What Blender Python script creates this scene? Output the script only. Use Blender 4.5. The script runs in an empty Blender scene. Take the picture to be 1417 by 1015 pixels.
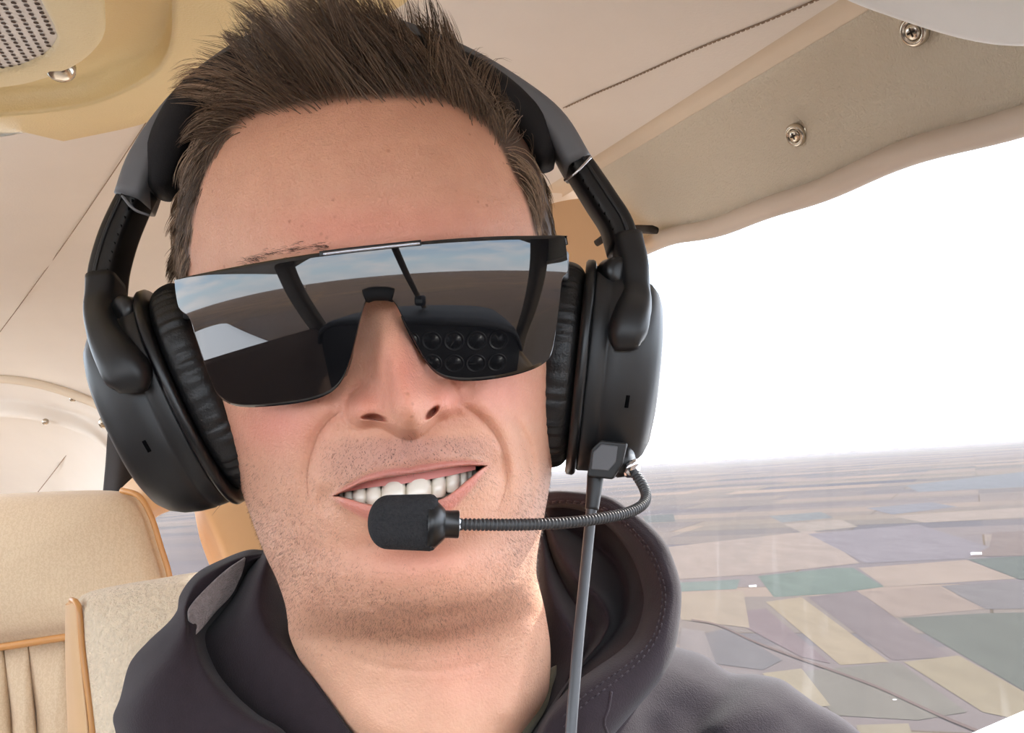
import bpy, math, random
import numpy as np
from math import radians, sin, cos, pi, sqrt
from mathutils import Vector, Matrix
from mathutils.bvhtree import BVHTree

SC = bpy.context.scene
COL = SC.collection
rng = np.random.default_rng(7)
random.seed(7)

# ------------------------------------------------------------------ frame
F_PX, CX, CY = 1400.0, 708.5, 507.5
PITCH, ROLL = radians(5.75), radians(3.94)
CAM = np.array([0.0, 0.0, 1.15])
FW = np.array([0, cos(PITCH), sin(PITCH)])
_R0 = np.array([1.0, 0, 0]); _U0 = np.array([0, -sin(PITCH), cos(PITCH)])
RT = _R0 * cos(ROLL) - _U0 * sin(ROLL)
UP = _U0 * cos(ROLL) + _R0 * sin(ROLL)


def ray(x, y):
    return FW + (x - CX) / F_PX * RT - (y - CY) / F_PX * UP


def P(x, y, d):
    """world point seen at pixel x, y at depth d (centimetres)"""
    return CAM + ray(x, y) * (d * 0.01)


def PN(x, y, d):
    x = np.asarray(x, float)[..., None]; y = np.asarray(y, float)[..., None]; d = np.asarray(d, float)[..., None]
    return CAM + (FW + (x - CX) / F_PX * RT - (y - CY) / F_PX * UP) * (d * 0.01)


# aircraft axes: AX aft, LX towards the pilot's window, VX up
AX = ray(323, 537); AX = AX / np.linalg.norm(AX)
LX = np.cross(AX, [0, 0, 1]); LX = LX / np.linalg.norm(LX)
VX = np.cross(LX, AX)


def AF(a, l, v):
    return CAM + a * AX + l * LX + v * VX


def onV(x, y, v):
    """pixel ray met with the cabin plane at height v"""
    r = ray(x, y); return CAM + r * (v / (r @ VX))


def onA(x, y, a):
    r = ray(x, y); return CAM + r * (a / (r @ AX))


def lin(c):
    c = np.asarray(c, float) / 255.0
    return tuple(np.where(c <= 0.04045, c / 12.92, ((c + 0.055) / 1.055) ** 2.4))


# ------------------------------------------------------------------ objects
def tag(o, label=None, cat=None, group=None, kind=None):
    if label: o['label'] = label
    if cat: o['category'] = cat
    if group: o['group'] = group
    if kind: o['kind'] = kind
    return o


def empty(name, loc=None):
    o = bpy.data.objects.new(name, None)
    o.empty_display_size = 0.02
    COL.objects.link(o)
    if loc is not None: o.location = Vector(loc)
    return o


def mesh(name, verts, faces, material=None, parent=None, smooth=True, kind=None):
    me = bpy.data.meshes.new(name)
    verts = np.asarray(verts, float).reshape(-1, 3)
    off = np.zeros(3)
    if parent is not None:
        pr = parent
        while pr is not None:
            off += np.array(pr.location); pr = pr.parent
    verts = verts - off
    if isinstance(faces, np.ndarray) and faces.ndim == 2:
        n, k = faces.shape
        me.vertices.add(len(verts)); me.vertices.foreach_set('co', verts.ravel().astype(np.float32))
        me.loops.add(n * k); me.loops.foreach_set('vertex_index', faces.ravel().astype(np.int32))
        me.polygons.add(n)
        me.polygons.foreach_set('loop_start', np.arange(0, n * k, k, dtype=np.int32))
        me.update(calc_edges=True); me.validate()
    else:
        me.from_pydata([tuple(v) for v in verts], [], [tuple(int(i) for i in f) for f in faces]); me.update()
    me.polygons.foreach_set('use_smooth', [smooth] * len(me.polygons))
    ms = material if isinstance(material, (list, tuple)) else [material]
    for m in ms:
        if m: me.materials.append(m)
    o = bpy.data.objects.new(name, me)
    COL.objects.link(o)
    if parent is not None: o.parent = parent
    if kind: o['kind'] = kind
    return o


class MB:
    """collects vertices and faces of one mesh"""
    def __init__(s): s.v = []; s.f = []

    def add(s, v, f):
        o = len(s.v); s.v.extend([np.asarray(p, float) for p in v]); s.f.extend([tuple(int(i) + o for i in q) for q in f]); return o

    def build(s, name, material, parent=None, smooth=True, kind=None):
        return mesh(name, np.array(s.v), s.f, material, parent, smooth, kind)


def quads(nr, nc, wrap=False):
    r = np.arange(nr - 1)[:, None]; c = np.arange(nc if wrap else nc - 1)[None, :]
    c2 = (c + 1) % nc
    a = r * nc + c; b = r * nc + c2; d = (r + 1) * nc + c2; e = (r + 1) * nc + c
    return np.stack([a, b, d, e], -1).reshape(-1, 4)


def cr(pts, n, closed=False, ts=None):
    """Catmull-Rom through pts (k, dim), n samples by chord length"""
    p = np.asarray(pts, float)
    if p.ndim == 1: p = p[:, None]
    if closed: p = np.vstack([p, p[:1]])
    seg = np.linalg.norm(np.diff(p, axis=0), axis=1); seg[seg < 1e-9] = 1e-9
    t = np.concatenate([[0], np.cumsum(seg)]); t /= t[-1]
    if closed:
        ext = np.vstack([p[-2], p, p[1]]); te = np.concatenate([[t[-2] - 1], t, [1 + t[1]]])
    else:
        ext = np.vstack([2 * p[0] - p[1], p, 2 * p[-1] - p[-2]]); te = np.concatenate([[2 * t[0] - t[1]], t, [2 * t[-1] - t[-2]]])
    m = (ext[2:] - ext[:-2]) / (te[2:] - te[:-2])[:, None]
    if ts is None: ts = np.linspace(0, 1, n, endpoint=not closed)
    i = np.clip(np.searchsorted(t, ts, side='right') - 1, 0, len(t) - 2)
    h = (t[i + 1] - t[i]); s = ((ts - t[i]) / h)[:, None]; h = h[:, None]
    return ((2 * s**3 - 3 * s**2 + 1) * p[i] + (s**3 - 2 * s**2 + s) * h * m[i]
            + (-2 * s**3 + 3 * s**2) * p[i + 1] + (s**3 - s**2) * h * m[i + 1])


def interp(xs, ys, x):
    """smooth 1-D curve through ys at xs"""
    xs = np.asarray(xs, float); ys = np.asarray(ys, float)
    m = np.gradient(ys, xs)
    x = np.clip(x, xs[0], xs[-1])
    i = np.clip(np.searchsorted(xs, x, side='right') - 1, 0, len(xs) - 2)
    h = xs[i + 1] - xs[i]; s = (x - xs[i]) / h
    return ((2 * s**3 - 3 * s**2 + 1) * ys[i] + (s**3 - 2 * s**2 + s) * h * m[i]
            + (-2 * s**3 + 3 * s**2) * ys[i + 1] + (s**3 - s**2) * h * m[i + 1])


def loft_pts(curves, n, m):
    """curves: lists of world points; returns (m, n, 3) grid"""
    rows = np.stack([cr(np.array(c), n) for c in curves])      # k, n, 3
    k = len(curves)
    if k == 2:
        t = np.linspace(0, 1, m)[:, None, None]; return rows[0] * (1 - t) + rows[1] * t
    out = np.zeros((m, n, 3)); t = np.linspace(0, 1, k); ts = np.linspace(0, 1, m)
    ext = np.concatenate([[2 * rows[0] - rows[1]], rows, [2 * rows[-1] - rows[-2]]])
    for j, tt in enumerate(ts):
        i = min(int(tt * (k - 1)), k - 2); s = tt * (k - 1) - i
        p0, p1, p2, p3 = ext[i], ext[i + 1], ext[i + 2], ext[i + 3]
        out[j] = 0.5 * (2 * p1 + (p2 - p0) * s + (2 * p0 - 5 * p1 + 4 * p2 - p3) * s * s + (3 * p1 - p0 - 3 * p2 + p3) * s**3)
    return out


def loft(name, curves, n=40, m=24, material=None, parent=None, thick=0.0, px=True, kind=None, off=-1):
    cs = [[P(*q) for q in c] for c in curves] if px else curves
    g = loft_pts(cs, n, m)
    o = mesh(name, g.reshape(-1, 3), quads(m, n), material, parent, True, kind)
    if thick:
        md = o.modifiers.new('thickness', 'SOLIDIFY'); md.thickness = thick; md.offset = off
    return o


def rrect(w, h, r, n=5):
    """rounded rectangle outline (closed), width w along x, height h along y"""
    r = min(r, w / 2 * .999, h / 2 * .999); out = []
    for cx, cy, a0 in ((w/2 - r, h/2 - r, 0), (-w/2 + r, h/2 - r, 90), (-w/2 + r, -h/2 + r, 180), (w/2 - r, -h/2 + r, 270)):
        for k in range(n):
            a = radians(a0 + 90 * k / (n - 1)); out.append((cx + r * cos(a), cy + r * sin(a)))
    return np.array(out)


def sweep_mb(mb, path, widths, depths, depthdir, rad=0.35, caps=True, n=5):
    """sweep a rounded rectangle along path; width lies across the path, depth along depthdir (metres)"""
    path = np.asarray(path, float); N = len(path)
    widths = np.broadcast_to(np.asarray(widths, float), (N,)); depths = np.broadcast_to(np.asarray(depths, float), (N,))
    T = np.gradient(path, axis=0); T /= np.linalg.norm(T, axis=1)[:, None]
    rings = []
    for i in range(N):
        dd = depthdir[i] if np.ndim(depthdir) == 2 else depthdir
        dd = dd - T[i] * (dd @ T[i]); dd /= np.linalg.norm(dd)
        w = np.cross(T[i], dd)
        sec = rrect(widths[i], depths[i], rad * min(widths[i], depths[i]), n)
        rings.append(path[i] + sec[:, :1] * w + sec[:, 1:] * dd)
    k = len(rings[0]); v = np.vstack(rings)
    f = [tuple(q) for q in quads(N, k, True)]
    if caps:
        f.append(tuple(range(k))[::-1]); f.append(tuple((N - 1) * k + i for i in range(k)))
    mb.add(v, f)


def tube_mb(mb, path, radii, n=12, caps=True):
    path = np.asarray(path, float); N = len(path); radii = np.broadcast_to(np.asarray(radii, float), (N,))
    T = np.gradient(path, axis=0); T /= np.linalg.norm(T, axis=1)[:, None]
    ref = np.array([0.3, 0.2, 1.0]); u = np.cross(T[0], ref); u /= np.linalg.norm(u)
    rings = []
    for i in range(N):
        u = u - T[i] * (u @ T[i]); u /= np.linalg.norm(u); w = np.cross(T[i], u)
        a = np.linspace(0, 2 * pi, n, endpoint=False)[:, None]
        rings.append(path[i] + radii[i] * (np.cos(a) * u + np.sin(a) * w))
    f = [tuple(q) for q in quads(N, n, True)]
    if caps:
        f.append(tuple(range(n))[::-1]); f.append(tuple((N - 1) * n + i for i in range(n)))
    mb.add(np.vstack(rings), f)


def lathe_mb(mb, origin, axis, prof, n=24, up=None):
    """prof: list of (along axis, radius)"""
    axis = np.asarray(axis, float); axis /= np.linalg.norm(axis)
    u = np.cross(axis, [0.21, 0.37, 0.9] if up is None else up); u /= np.linalg.norm(u); w = np.cross(axis, u)
    a = np.linspace(0, 2 * pi, n, endpoint=False)[:, None]
    v = np.vstack([origin + axis * z + r * (np.cos(a) * u + np.sin(a) * w) for z, r in prof])
    f = [tuple(q) for q in quads(len(prof), n, True)]
    f.append(tuple(range(n))[::-1]); f.append(tuple((len(prof) - 1) * n + i for i in range(n)))
    mb.add(v, f)


def box_mb(mb, c, ax, ay, az, sx, sy, sz, r=0.15):
    """rounded box: rounded-rectangle section in ax/ay, chamfered ends along az"""
    c = np.asarray(c, float); m = min(sx, sy, sz); rr = r * m
    rings = []
    for z, k in ((-sz/2, rr), (-sz/2 + rr * .3, rr * .3), (-sz/2 + rr, 0), (sz/2 - rr, 0), (sz/2 - rr * .3, rr * .3), (sz/2, rr)):
        s = rrect(sx - 2 * k, sy - 2 * k, max(rr, 1e-5), 4)
        rings.append(c + az * z + s[:, :1] * ax + s[:, 1:] * ay)
    k = len(rings[0]); f = [tuple(q) for q in quads(len(rings), k, True)]
    f.append(tuple(range(k))[::-1]); f.append(tuple((len(rings) - 1) * k + i for i in range(k)))
    mb.add(np.vstack(rings), f)


# ------------------------------------------------------------------ materials
class NT:
    def __init__(s, name):
        s.m = bpy.data.materials.new(name); s.m.use_nodes = True; s.t = s.m.node_tree; s.n = s.t.nodes; s.n.clear()
        s.out = s.n.new('ShaderNodeOutputMaterial')

    def node(s, kind, **kw):
        n = s.n.new(kind)
        for k, v in kw.items():
            if k in n.inputs: n.inputs[k].default_value = v
            else: setattr(n, k, v)
        return n

    def link(s, a, b): s.t.links.new(a, b)


def sock(n, name, typ=None):
    for i in n.inputs:
        if i.name == name and (typ is None or i.type == typ): return i


def mixc(N, fac, a, b, blend='MIX'):
    m = N.node('ShaderNodeMix', data_type='RGBA', blend_type=blend)
    for s, v in ((m.inputs[0], fac), (m.inputs[6], a), (m.inputs[7], b)):
        if hasattr(v, 'node'): N.link(v, s)
        else: s.default_value = v if not isinstance(v, tuple) else (*v[:3], 1)
    return m.outputs[2]


def noise(N, scale, detail=3, rough=.5, vec=None, dist=0.0):
    n = N.node('ShaderNodeTexNoise'); n.inputs['Scale'].default_value = scale; n.inputs['Detail'].default_value = detail
    n.inputs['Roughness'].default_value = rough; n.inputs['Distortion'].default_value = dist
    if vec is not None: N.link(vec, n.inputs['Vector'])
    return n.outputs['Fac']


def ramp(N, fac, stops):
    r = N.node('ShaderNodeValToRGB'); e = r.color_ramp.elements
    while len(e) > 1: e.remove(e[-1])
    for i, (p, c) in enumerate(stops):
        x = e[0] if i == 0 else e.new(p)
        x.position = p; x.color = (*c[:3], 1) if not np.isscalar(c) else (c, c, c, 1)
    N.link(fac, r.inputs[0]); return r.outputs[0]


def surf(name, col, rough=.5, var=.06, vscale=30, bump=0.0, bscale=400, bdist=0.001, metal=0, spec=.5, sheen=0, coat=0, trans=0, bdetail=3):
    """plain procedural surface: colour with soft variation and a fine bump"""
    N = NT(name); b = N.node('ShaderNodeBsdfPrincipled'); N.link(b.outputs[0], N.out.inputs[0])
    tc = N.node('ShaderNodeTexCoord').outputs['Object']
    c = lin(col); d = tuple(max(0, x * (1 - 2.2 * var)) for x in c); e = tuple(min(1, x * (1 + 1.2 * var)) for x in c)
    N.link(mixc(N, noise(N, vscale, 4, .6, tc), d, e), b.inputs['Base Color'])
    b.inputs['Roughness'].default_value = rough; b.inputs['Metallic'].default_value = metal
    b.inputs['Specular IOR Level'].default_value = spec
    if sheen:
        b.inputs['Sheen Weight'].default_value = sheen; b.inputs['Sheen Roughness'].default_value = .5
    if coat: b.inputs['Coat Weight'].default_value = coat
    if bump:
        bn = N.node('ShaderNodeBump'); bn.inputs['Strength'].default_value = bump; bn.inputs['Distance'].default_value = bdist
        N.link(noise(N, bscale, bdetail, .6, tc), bn.inputs['Height']); N.link(bn.outputs[0], b.inputs['Normal'])
    return N.m


def hit(o, x, y):
    """point of object o seen at pixel x, y, and its normal"""
    off = np.zeros(3); q = o
    while q is not None: off += np.array(q.location); q = q.parent
    t = BVHTree.FromPolygons([tuple(np.array(v.co) + off) for v in o.data.vertices], [tuple(p.vertices) for p in o.data.polygons])
    p, n, i, d = t.ray_cast(Vector(CAM), Vector(ray(x, y)).normalized())
    if p is None: return None, None
    n = np.array(n); n = n if n @ ray(x, y) < 0 else -n
    return np.array(p), n


# ------------------------------------------------------------------ camera
cd = bpy.data.cameras.new('camera'); co = bpy.data.objects.new('camera', cd); COL.objects.link(co)
cd.sensor_fit = 'HORIZONTAL'; cd.sensor_width = 36; cd.lens = F_PX / 1417 * 36
cd.clip_start = 0.02; cd.clip_end = 300000
co.matrix_world = Matrix(((RT[0], UP[0], -FW[0], CAM[0]), (RT[1], UP[1], -FW[1], CAM[1]), (RT[2], UP[2], -FW[2], CAM[2]), (0, 0, 0, 1)))
SC.camera = co
SC.view_settings.view_transform = 'Standard'; SC.view_settings.look = 'None'
SC.view_settings.gamma = 1; SC.view_settings.use_curve_mapping = False
SC.view_settings.exposure = 0.0
# ================================================================== person
PERSON = empty('person', P(560, 800, 42))
tag(PERSON, 'smiling man in dark hooded sweatshirt with short spiky brown hair', 'person')

# rows of the head: y-order; (mid x,y,d) (left x,y,d) (right x,y,d) exponent, back depth
ROWS = [
    ((466, 78, 44), (464, 79, 44.1), (468, 77, 44.1), 2.0, 44.2),
    ((474, 92, 39.6), (385, 112, 44), (560, 88, 44), 2.0, 49),
    ((487, 118, 37.6), (325, 150, 44), (630, 112, 44), 2.1, 51.5),
    ((498, 150, 36.5), (286, 186, 44), (680, 148, 44), 2.2, 53),
    ((507, 200, 35.6), (261, 235, 44), (727, 195, 44), 2.3, 54),
    ((514, 260, 35.15), (247, 305, 44), (752, 258, 44), 2.35, 54.5),
    ((521, 325, 35.0), (247, 372, 44), (766, 312, 44), 2.35, 54.5),
    ((527, 385, 35.5), (256, 432, 44), (774, 370, 44), 2.3, 54),
    ((536, 440, 35.5), (272, 500, 43.5), (777, 430, 43.5), 2.25, 53.5),
    ((547, 500, 35.4), (291, 565, 43), (775, 495, 43), 2.2, 53),
    ((560, 590, 35.25), (319, 637, 42.5), (768, 590, 42.5), 2.1, 52),
    ((565, 670, 35.0), (343, 705, 42), (763, 655, 42), 2.05, 51.5),
    ((573, 740, 35.1), (364, 762, 41.5), (754, 710, 41.5), 2.05, 51),
    ((582, 800, 35.1), (383, 803, 41.2), (745, 757, 41.2), 2.1, 51),
    ((589, 843, 35.8), (394, 835, 41.2), (742, 790, 41.2), 2.2, 50.5),
    ((592, 868, 37.1), (398, 858, 41.7), (746, 812, 41.7), 2.2, 50.5),
    ((597, 893, 38.7), (402, 885, 42.3), (755, 850, 42.3), 2.1, 50.5),
    ((606, 945, 39.1), (425, 935, 43), (762, 905, 42.8), 2.1, 51),
    ((620, 1010, 38.6), (462, 1000, 43.5), (757, 970, 43.5), 2.1, 52),
    ((632, 1080, 38.2), (500, 1060, 44), (735, 1040, 44), 2.1, 53),
    ((640, 1170, 37.0), (470, 1150, 44.5), (790, 1130, 44.5), 2.2, 54.5),
]
_mid = np.array([r[0] for r in ROWS], float); _lef = np.array([r[1] for r in ROWS], float); _rig = np.array([r[2] for r in ROWS], float)
_ex = np.array([r[3] for r in ROWS], float); _bk = np.array([r[4] for r in ROWS], float)
# dense rows, finer through nose and mouth
_key = np.arange(len(ROWS), dtype=float)
_dens = np.interp(np.linspace(0, len(ROWS) - 1, 2000), [0, 3, 9, 9.6, 14, 15.5, 20], [10, 24, 30, 78, 70, 26, 26])
_cum = np.concatenate([[0], np.cumsum(_dens[:-1] * (len(ROWS) - 1) / 1999)])
NR = int(_cum[-1])
rowt = np.interp(np.linspace(0, _cum[-1], NR), _cum, np.linspace(0, len(ROWS) - 1, 2000))


def rowi(a):
    a = a if a.ndim == 2 else a[:, None]
    return np.stack([interp(_key, a[:, j], rowt) for j in range(a.shape[1])], 1)


MID, LEF, RIG = rowi(_mid), rowi(_lef), rowi(_rig); EX = rowi(_ex)[:, 0]; BK = rowi(_bk)[:, 0]
NCF = 431
w = np.linspace(-1, 1, NCF)
X = np.sin(pi / 2 * (0.55 * w + 0.45 * w**3)); X[0], X[-1] = -1, 1      # -1 left outline, +1 right outline
side = np.where(X[None, :, None] < 0, LEF[:, None, :], RIG[:, None, :])
ax_ = np.abs(X)[None, :, None]
HX = 1 - (1 - np.abs(X)[None, :] ** EX[:, None]) ** (1 / EX[:, None])
PXg = MID[:, None, 0] + (side[..., 0] - MID[:, None, 0]) * ax_[..., 0]
PYg = MID[:, None, 1] + (side[..., 1] - MID[:, None, 1]) * (ax_[..., 0] ** 2 * .55 + ax_[..., 0] * .45)
Dg = MID[:, None, 2] + (side[..., 2] - MID[:, None, 2]) * HX


def G(cx, cy, sx, sy, ang=0):
    a = radians(ang); dx = PXg - cx; dy = PYg - cy
    u = dx * cos(a) + dy * sin(a); v = -dx * sin(a) + dy * cos(a)
    return np.exp(-0.5 * ((u / sx) ** 2 + (v / sy) ** 2))


def pdist(pts, n=90):
    """distance to a curve and position 0..1 along it, plus signed side"""
    c = cr(np.array(pts, float), n)
    best = np.full(PXg.shape, 1e9); pos = np.zeros(PXg.shape); sg = np.zeros(PXg.shape)
    for i in range(n - 1):
        a, b = c[i], c[i + 1]; ab = b - a; L2 = ab @ ab + 1e-9
        t = np.clip(((PXg - a[0]) * ab[0] + (PYg - a[1]) * ab[1]) / L2, 0, 1)
        dx = PXg - a[0] - t * ab[0]; dy = PYg - a[1] - t * ab[1]; dd = dx * dx + dy * dy
        m = dd < best; best = np.where(m, dd, best); pos = np.where(m, (i + t) / (n - 1), pos)
        sg = np.where(m, np.sign(ab[0] * dy - ab[1] * dx), sg)
    return np.sqrt(best), pos, sg


def sm(a, b, x):
    t = np.clip((x - a) / (b - a), 0, 1); return t * t * (3 - 2 * t)


def ridge(pts, s, fade=.15):
    d, p, _ = pdist(pts)
    return np.exp(-0.5 * (d / s) ** 2) * (sm(0, fade, p + .02) * sm(0, fade, 1.02 - p) if fade else 1)


H = np.zeros(PXg.shape)
# brow, sockets, temples
H += .30 * G(425, 350, 70, 22, -8) + .30 * G(625, 322, 62, 22, -6) + .18 * G(522, 335, 40, 22)
H -= .75 * G(408, 425, 52, 30, -7) + .75 * G(650, 400, 46, 30, -5)
H -= .25 * G(505, 215, 60, 12, -5) * 0 + .05 * ridge([(330, 300), (430, 275), (540, 262), (640, 262), (715, 275)], 5)
H -= .04 * ridge([(380, 225), (470, 208), (560, 200), (650, 205)], 5)
# nose --------------------------------------------------------------
nax = np.array([(524, 372), (534, 430), (547, 485), (558, 525), (566, 556), (568, 590)], float)
dN, pN, sN = pdist(nax)
# signed cross distance measured square to the nose axis
NA = np.array([.205, .979]); ucr = (PXg - 527) * NA[1] - (PYg - 385) * NA[0]; q = ((PXg - 527) * NA[0] + (PYg - 385) * NA[1]) / 176.0
ucr = ucr - 0.0
Hr = interp([-.3, -.05, .15, .4, .7, .9, 1.0, 1.12, 1.22, 1.4], [0, .25, .58, 1.15, 1.85, 2.22, 2.30, 2.10, 1.55, .3], q) * (q > -.3) * (q < 1.4)
Wr = interp([-.3, 0, .2, .5, .8, 1.0, 1.2, 1.4], [38, 32, 29, 29, 32, 36, 36, 34], q)
nose = Hr * np.exp(-np.abs(ucr / Wr) ** 2.3)
nose += np.clip(Hr, 0, 1) * .42 * np.exp(-np.abs(ucr / (Wr * 2.0)) ** 2) * sm(.15, .6, q)
nose += .26 * G(567, 560, 23, 21) + .04 * G(558, 540, 12, 12) + .04 * G(578, 538, 12, 12)
nose += .98 * G(503, 567, 14.5, 15.5, 18) + 1.0 * G(613, 554, 12.5, 15.5, -24)
# alar crease
nose -= .26 * ridge([(512, 530), (492, 540), (478, 560), (480, 582), (492, 592)], 5, .2)
nose -= .26 * ridge([(604, 522), (622, 528), (632, 548), (630, 568), (620, 580)], 5, .2)
# underside: everything fades out below the lower nose line
low = interp([440, 482, 500, 520, 540, 554, 567, 580, 592, 606, 618, 632, 680], [600, 589, 590, 587, 593, 601, 603, 600, 591, 579, 575, 571, 580], PXg)
under = 1 - sm(-9, 8, PYg - low)
nose = nose * under
H += nose
# nostrils
PYn = PYg - ((PXg - 518) / 20.0) ** 2 * 4.0
nl = ((PXg - 519) * cos(.12) + (PYn - 577.5) * sin(.12)) / 19, (-(PXg - 519) * sin(.12) + (PYn - 577.5) * cos(.12)) / 4.6
nr = ((PXg - 597) * cos(-.75) + (PYg - 571.5) * sin(-.75)) / 13, (-(PXg - 597) * sin(-.75) + (PYg - 571.5) * cos(-.75)) / 4.8
NOS = np.maximum(1 - sm(.55, 1.15, np.hypot(*nl)), 1 - sm(.55, 1.15, np.hypot(*nr)))
H -= .75 * NOS
# cheeks, muzzle ----------------------------------------------------
H += .55 * G(388, 585, 52, 42, -12) + .5 * G(682, 552, 40, 44, -20)
H += .45 * G(563, 655, 92, 58, -8)
dl, plx, sl = pdist([(474, 566), (446, 592), (430, 628), (424, 662), (428, 694), (438, 720)])
fl = sm(0, .12, plx + .01) * sm(0, .35, 1.0 - plx)
H += fl * (-.13 * np.exp(-.5 * (dl / 5) ** 2) + .26 * np.exp(-.5 * ((dl - 22) / 15) ** 2) * (sl > 0))
dr, prx, sr = pdist([(634, 556), (664, 578), (688, 606), (700, 640), (700, 676), (690, 706), (680, 735)])
fr = sm(0, .12, prx + .01) * sm(0, .35, 1.0 - prx)
H += fr * (-.13 * np.exp(-.5 * (dr / 3.6) ** 2) + .26 * np.exp(-.5 * ((dr - 17) / 10) ** 2) * (sr < 0))
H -= .24 * ridge([(706, 572), (726, 604), (737, 640), (737, 676), (728, 715), (722, 742)], 4.5, .25)
H += .10 * ridge([(718, 578), (740, 612), (750, 645), (748, 690)], 7, .25)
H -= .08 * ridge([(700, 520), (730, 530), (752, 548)], 4, .3) + .06 * ridge([(708, 505), (740, 508), (760, 516)], 4, .3)
# mouth -------------------------------------------------------------
UPX = [440, 463, 480, 500, 530, 560, 590, 620, 648, 673, 700]
UPY = [693, 686, 679, 669.5, 662, 658, 653.5, 648, 645, 644.5, 640]         # lower edge of the upper lip
LOY = [693, 687, 690, 696, 701, 702, 698, 686, 664, 645, 640]         # upper edge of the lower lip
upy = interp(UPX, UPY, PXg); loy = interp(UPX, LOY, PXg)
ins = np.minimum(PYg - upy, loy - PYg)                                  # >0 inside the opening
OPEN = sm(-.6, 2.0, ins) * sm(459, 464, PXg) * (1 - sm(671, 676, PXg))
uw = interp([455, 480, 520, 555, 566, 577, 610, 650, 680], [3, 7, 10, 11, 9.5, 11, 10, 7, 3], PXg)   # height of the upper lip
lw = interp([455, 480, 520, 566, 610, 645, 680], [4, 15, 24, 27, 27, 20, 5], PXg)
lat = sm(452, 478, PXg) * (1 - sm(658, 684, PXg))
du = (upy - PYg); dlw = (PYg - loy)
ULIP = lat * sm(-1, 1.5, du) * (1 - sm(uw * .85, uw * 1.15, du))
LLIP = lat * sm(-1, 1.5, dlw) * (1 - sm(lw * .75, lw * 1.2, dlw))
H += .30 * lat * np.exp(-.5 * ((du - uw * .45) / (uw * .55)) ** 2) * (du > -3)
H += .48 * lat * np.exp(-.5 * ((dlw - lw * .45) / (lw * .6)) ** 2) * (dlw > -3)
H -= .06 * G(563, 622, 7, 18, 8)                                       # philtrum
H += .05 * G(553, 624, 5, 18, 8) + .05 * G(574, 621, 5, 18, 8)
H -= .35 * G(572, 752, 62, 12, -6)
H -= .22 * G(455, 690, 9, 12, 20) + .22 * G(684, 646, 9, 12, -20)
H -= .10 * ridge([(448, 672), (444, 695), (452, 718)], 5, .3) + .1 * ridge([(690, 625), (697, 648), (690, 672)], 5, .3)
# chin, jaw, neck ---------------------------------------------------
H += .55 * G(588, 802, 58, 34, -6) + .22 * G(590, 838, 92, 14, -8)
H -= .13 * ridge([(478, 826), (505, 838), (535, 847), (585, 853), (640, 845), (690, 818)], 4.5, .42)
H += .24 * ridge([(455, 838), (490, 856), (535, 868), (590, 872), (650, 860), (700, 830)], 11, .45)
H += .30 * G(612, 945, 34, 38) - .10 * G(560, 950, 22, 50) - .10 * G(665, 940, 22, 50)
H += .30 * ridge([(742, 850), (722, 930), (700, 1010)], 16, .2) + .25 * ridge([(418, 890), (470, 960), (540, 1040)], 18, .2)
H -= .10 * ridge([(470, 905), (540, 925), (620, 928), (700, 905)], 4, .3) * .6
# fade towards the outline
H *= 1 - sm(.86, 1.0, np.abs(X))[None, :]
Dg = Dg - H
Dg = Dg + OPEN * 3.2
# ------------------------------------------------------------- masks
HAIRLINE = [(150, 430), (258, 392), (266, 340), (274, 285), (286, 245), (303, 212), (326, 184), (352, 165), (392, 157), (432, 152), (470, 147),
            (520, 143), (580, 143), (620, 150), (648, 163), (671, 180), (692, 210), (710, 246), (727, 285), (742, 332), (800, 375)]
hx = cr(np.array(HAIRLINE, float), 300)
# inside the bare face when below the hairline curve
hy = np.interp(PXg, hx[:, 0], hx[:, 1])
dH, pH, sH = pdist(HAIRLINE, 70)
bare = (sH > 0)
hwid = sm(290, 350, PXg) * (1 - sm(650, 705, PXg))
HAIR = sm(0, 1, (np.where(bare, -dH, dH) + 3 + 7 * hwid) / (11 + 20 * hwid))
HAIR = np.where(PYg > 440, 0, HAIR)

cSK, cFH, cRED, cNK = [np.array(lin(c)) for c in ((219, 166, 138), (214, 160, 132), (222, 134, 120), (216, 168, 140))]
colr = np.ones(PXg.shape + (3,)) * cSK
def blend(mask, c):
    global colr
    colr = colr * (1 - mask[..., None]) + np.asarray(c) * mask[..., None]
blend(sm(340, 240, PYg) * 1.0, cFH)
blend(sm(840, 900, PYg), cNK)
red = .62 * G(385, 585, 48, 30, -10) + .5 * G(690, 540, 40, 30) + .55 * G(560, 520, 34, 42) + .35 * G(600, 315, 90, 30) + .35 * G(450, 320, 60, 26) + .35 * G(580, 775, 60, 22) + .25 * G(640, 930, 50, 40) + .4 * G(500, 560, 22, 18) + .4 * G(618, 555, 18, 18)
blend(np.clip(red, 0, .8), cRED)
STUB = np.clip(.95 * sm(75, 20, np.abs(PYg - (640 - (PXg - 563) * .08))) * sm(596, 616, PYg - (PXg < 480) * 0) * sm(140, 80, np.abs(PXg - 563)) * 1.0
               + .7 * ridge([(335, 650), (365, 735), (420, 800), (500, 842), (590, 862), (670, 845), (725, 790), (750, 700)], 34, 0) * .6
               + .45 * G(580, 822, 95, 36) + .4 * G(420, 740, 45, 55) + .35 * G(720, 740, 26, 50) + .25 * G(560, 890, 130, 24), 0, 1)
STUB *= (1 - .9 * np.clip(ULIP + LLIP, 0, 1)) * (1 - .6 * G(388, 600, 50, 45)) * sm(585, 610, PYg) * (1 - .7 * G(580, 770, 55, 26))
blend(.24 * STUB, lin((150, 118, 104)))
blend(.34 * G(563, 628, 78, 22, -7) * sm(600, 612, PYg), lin((178, 126, 126)))
blend(.62 * ULIP, lin((186, 108, 106))); blend(.62 * LLIP, lin((210, 124, 118)))
blend(sm(.3, 1, OPEN), lin((96, 30, 28)))
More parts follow.
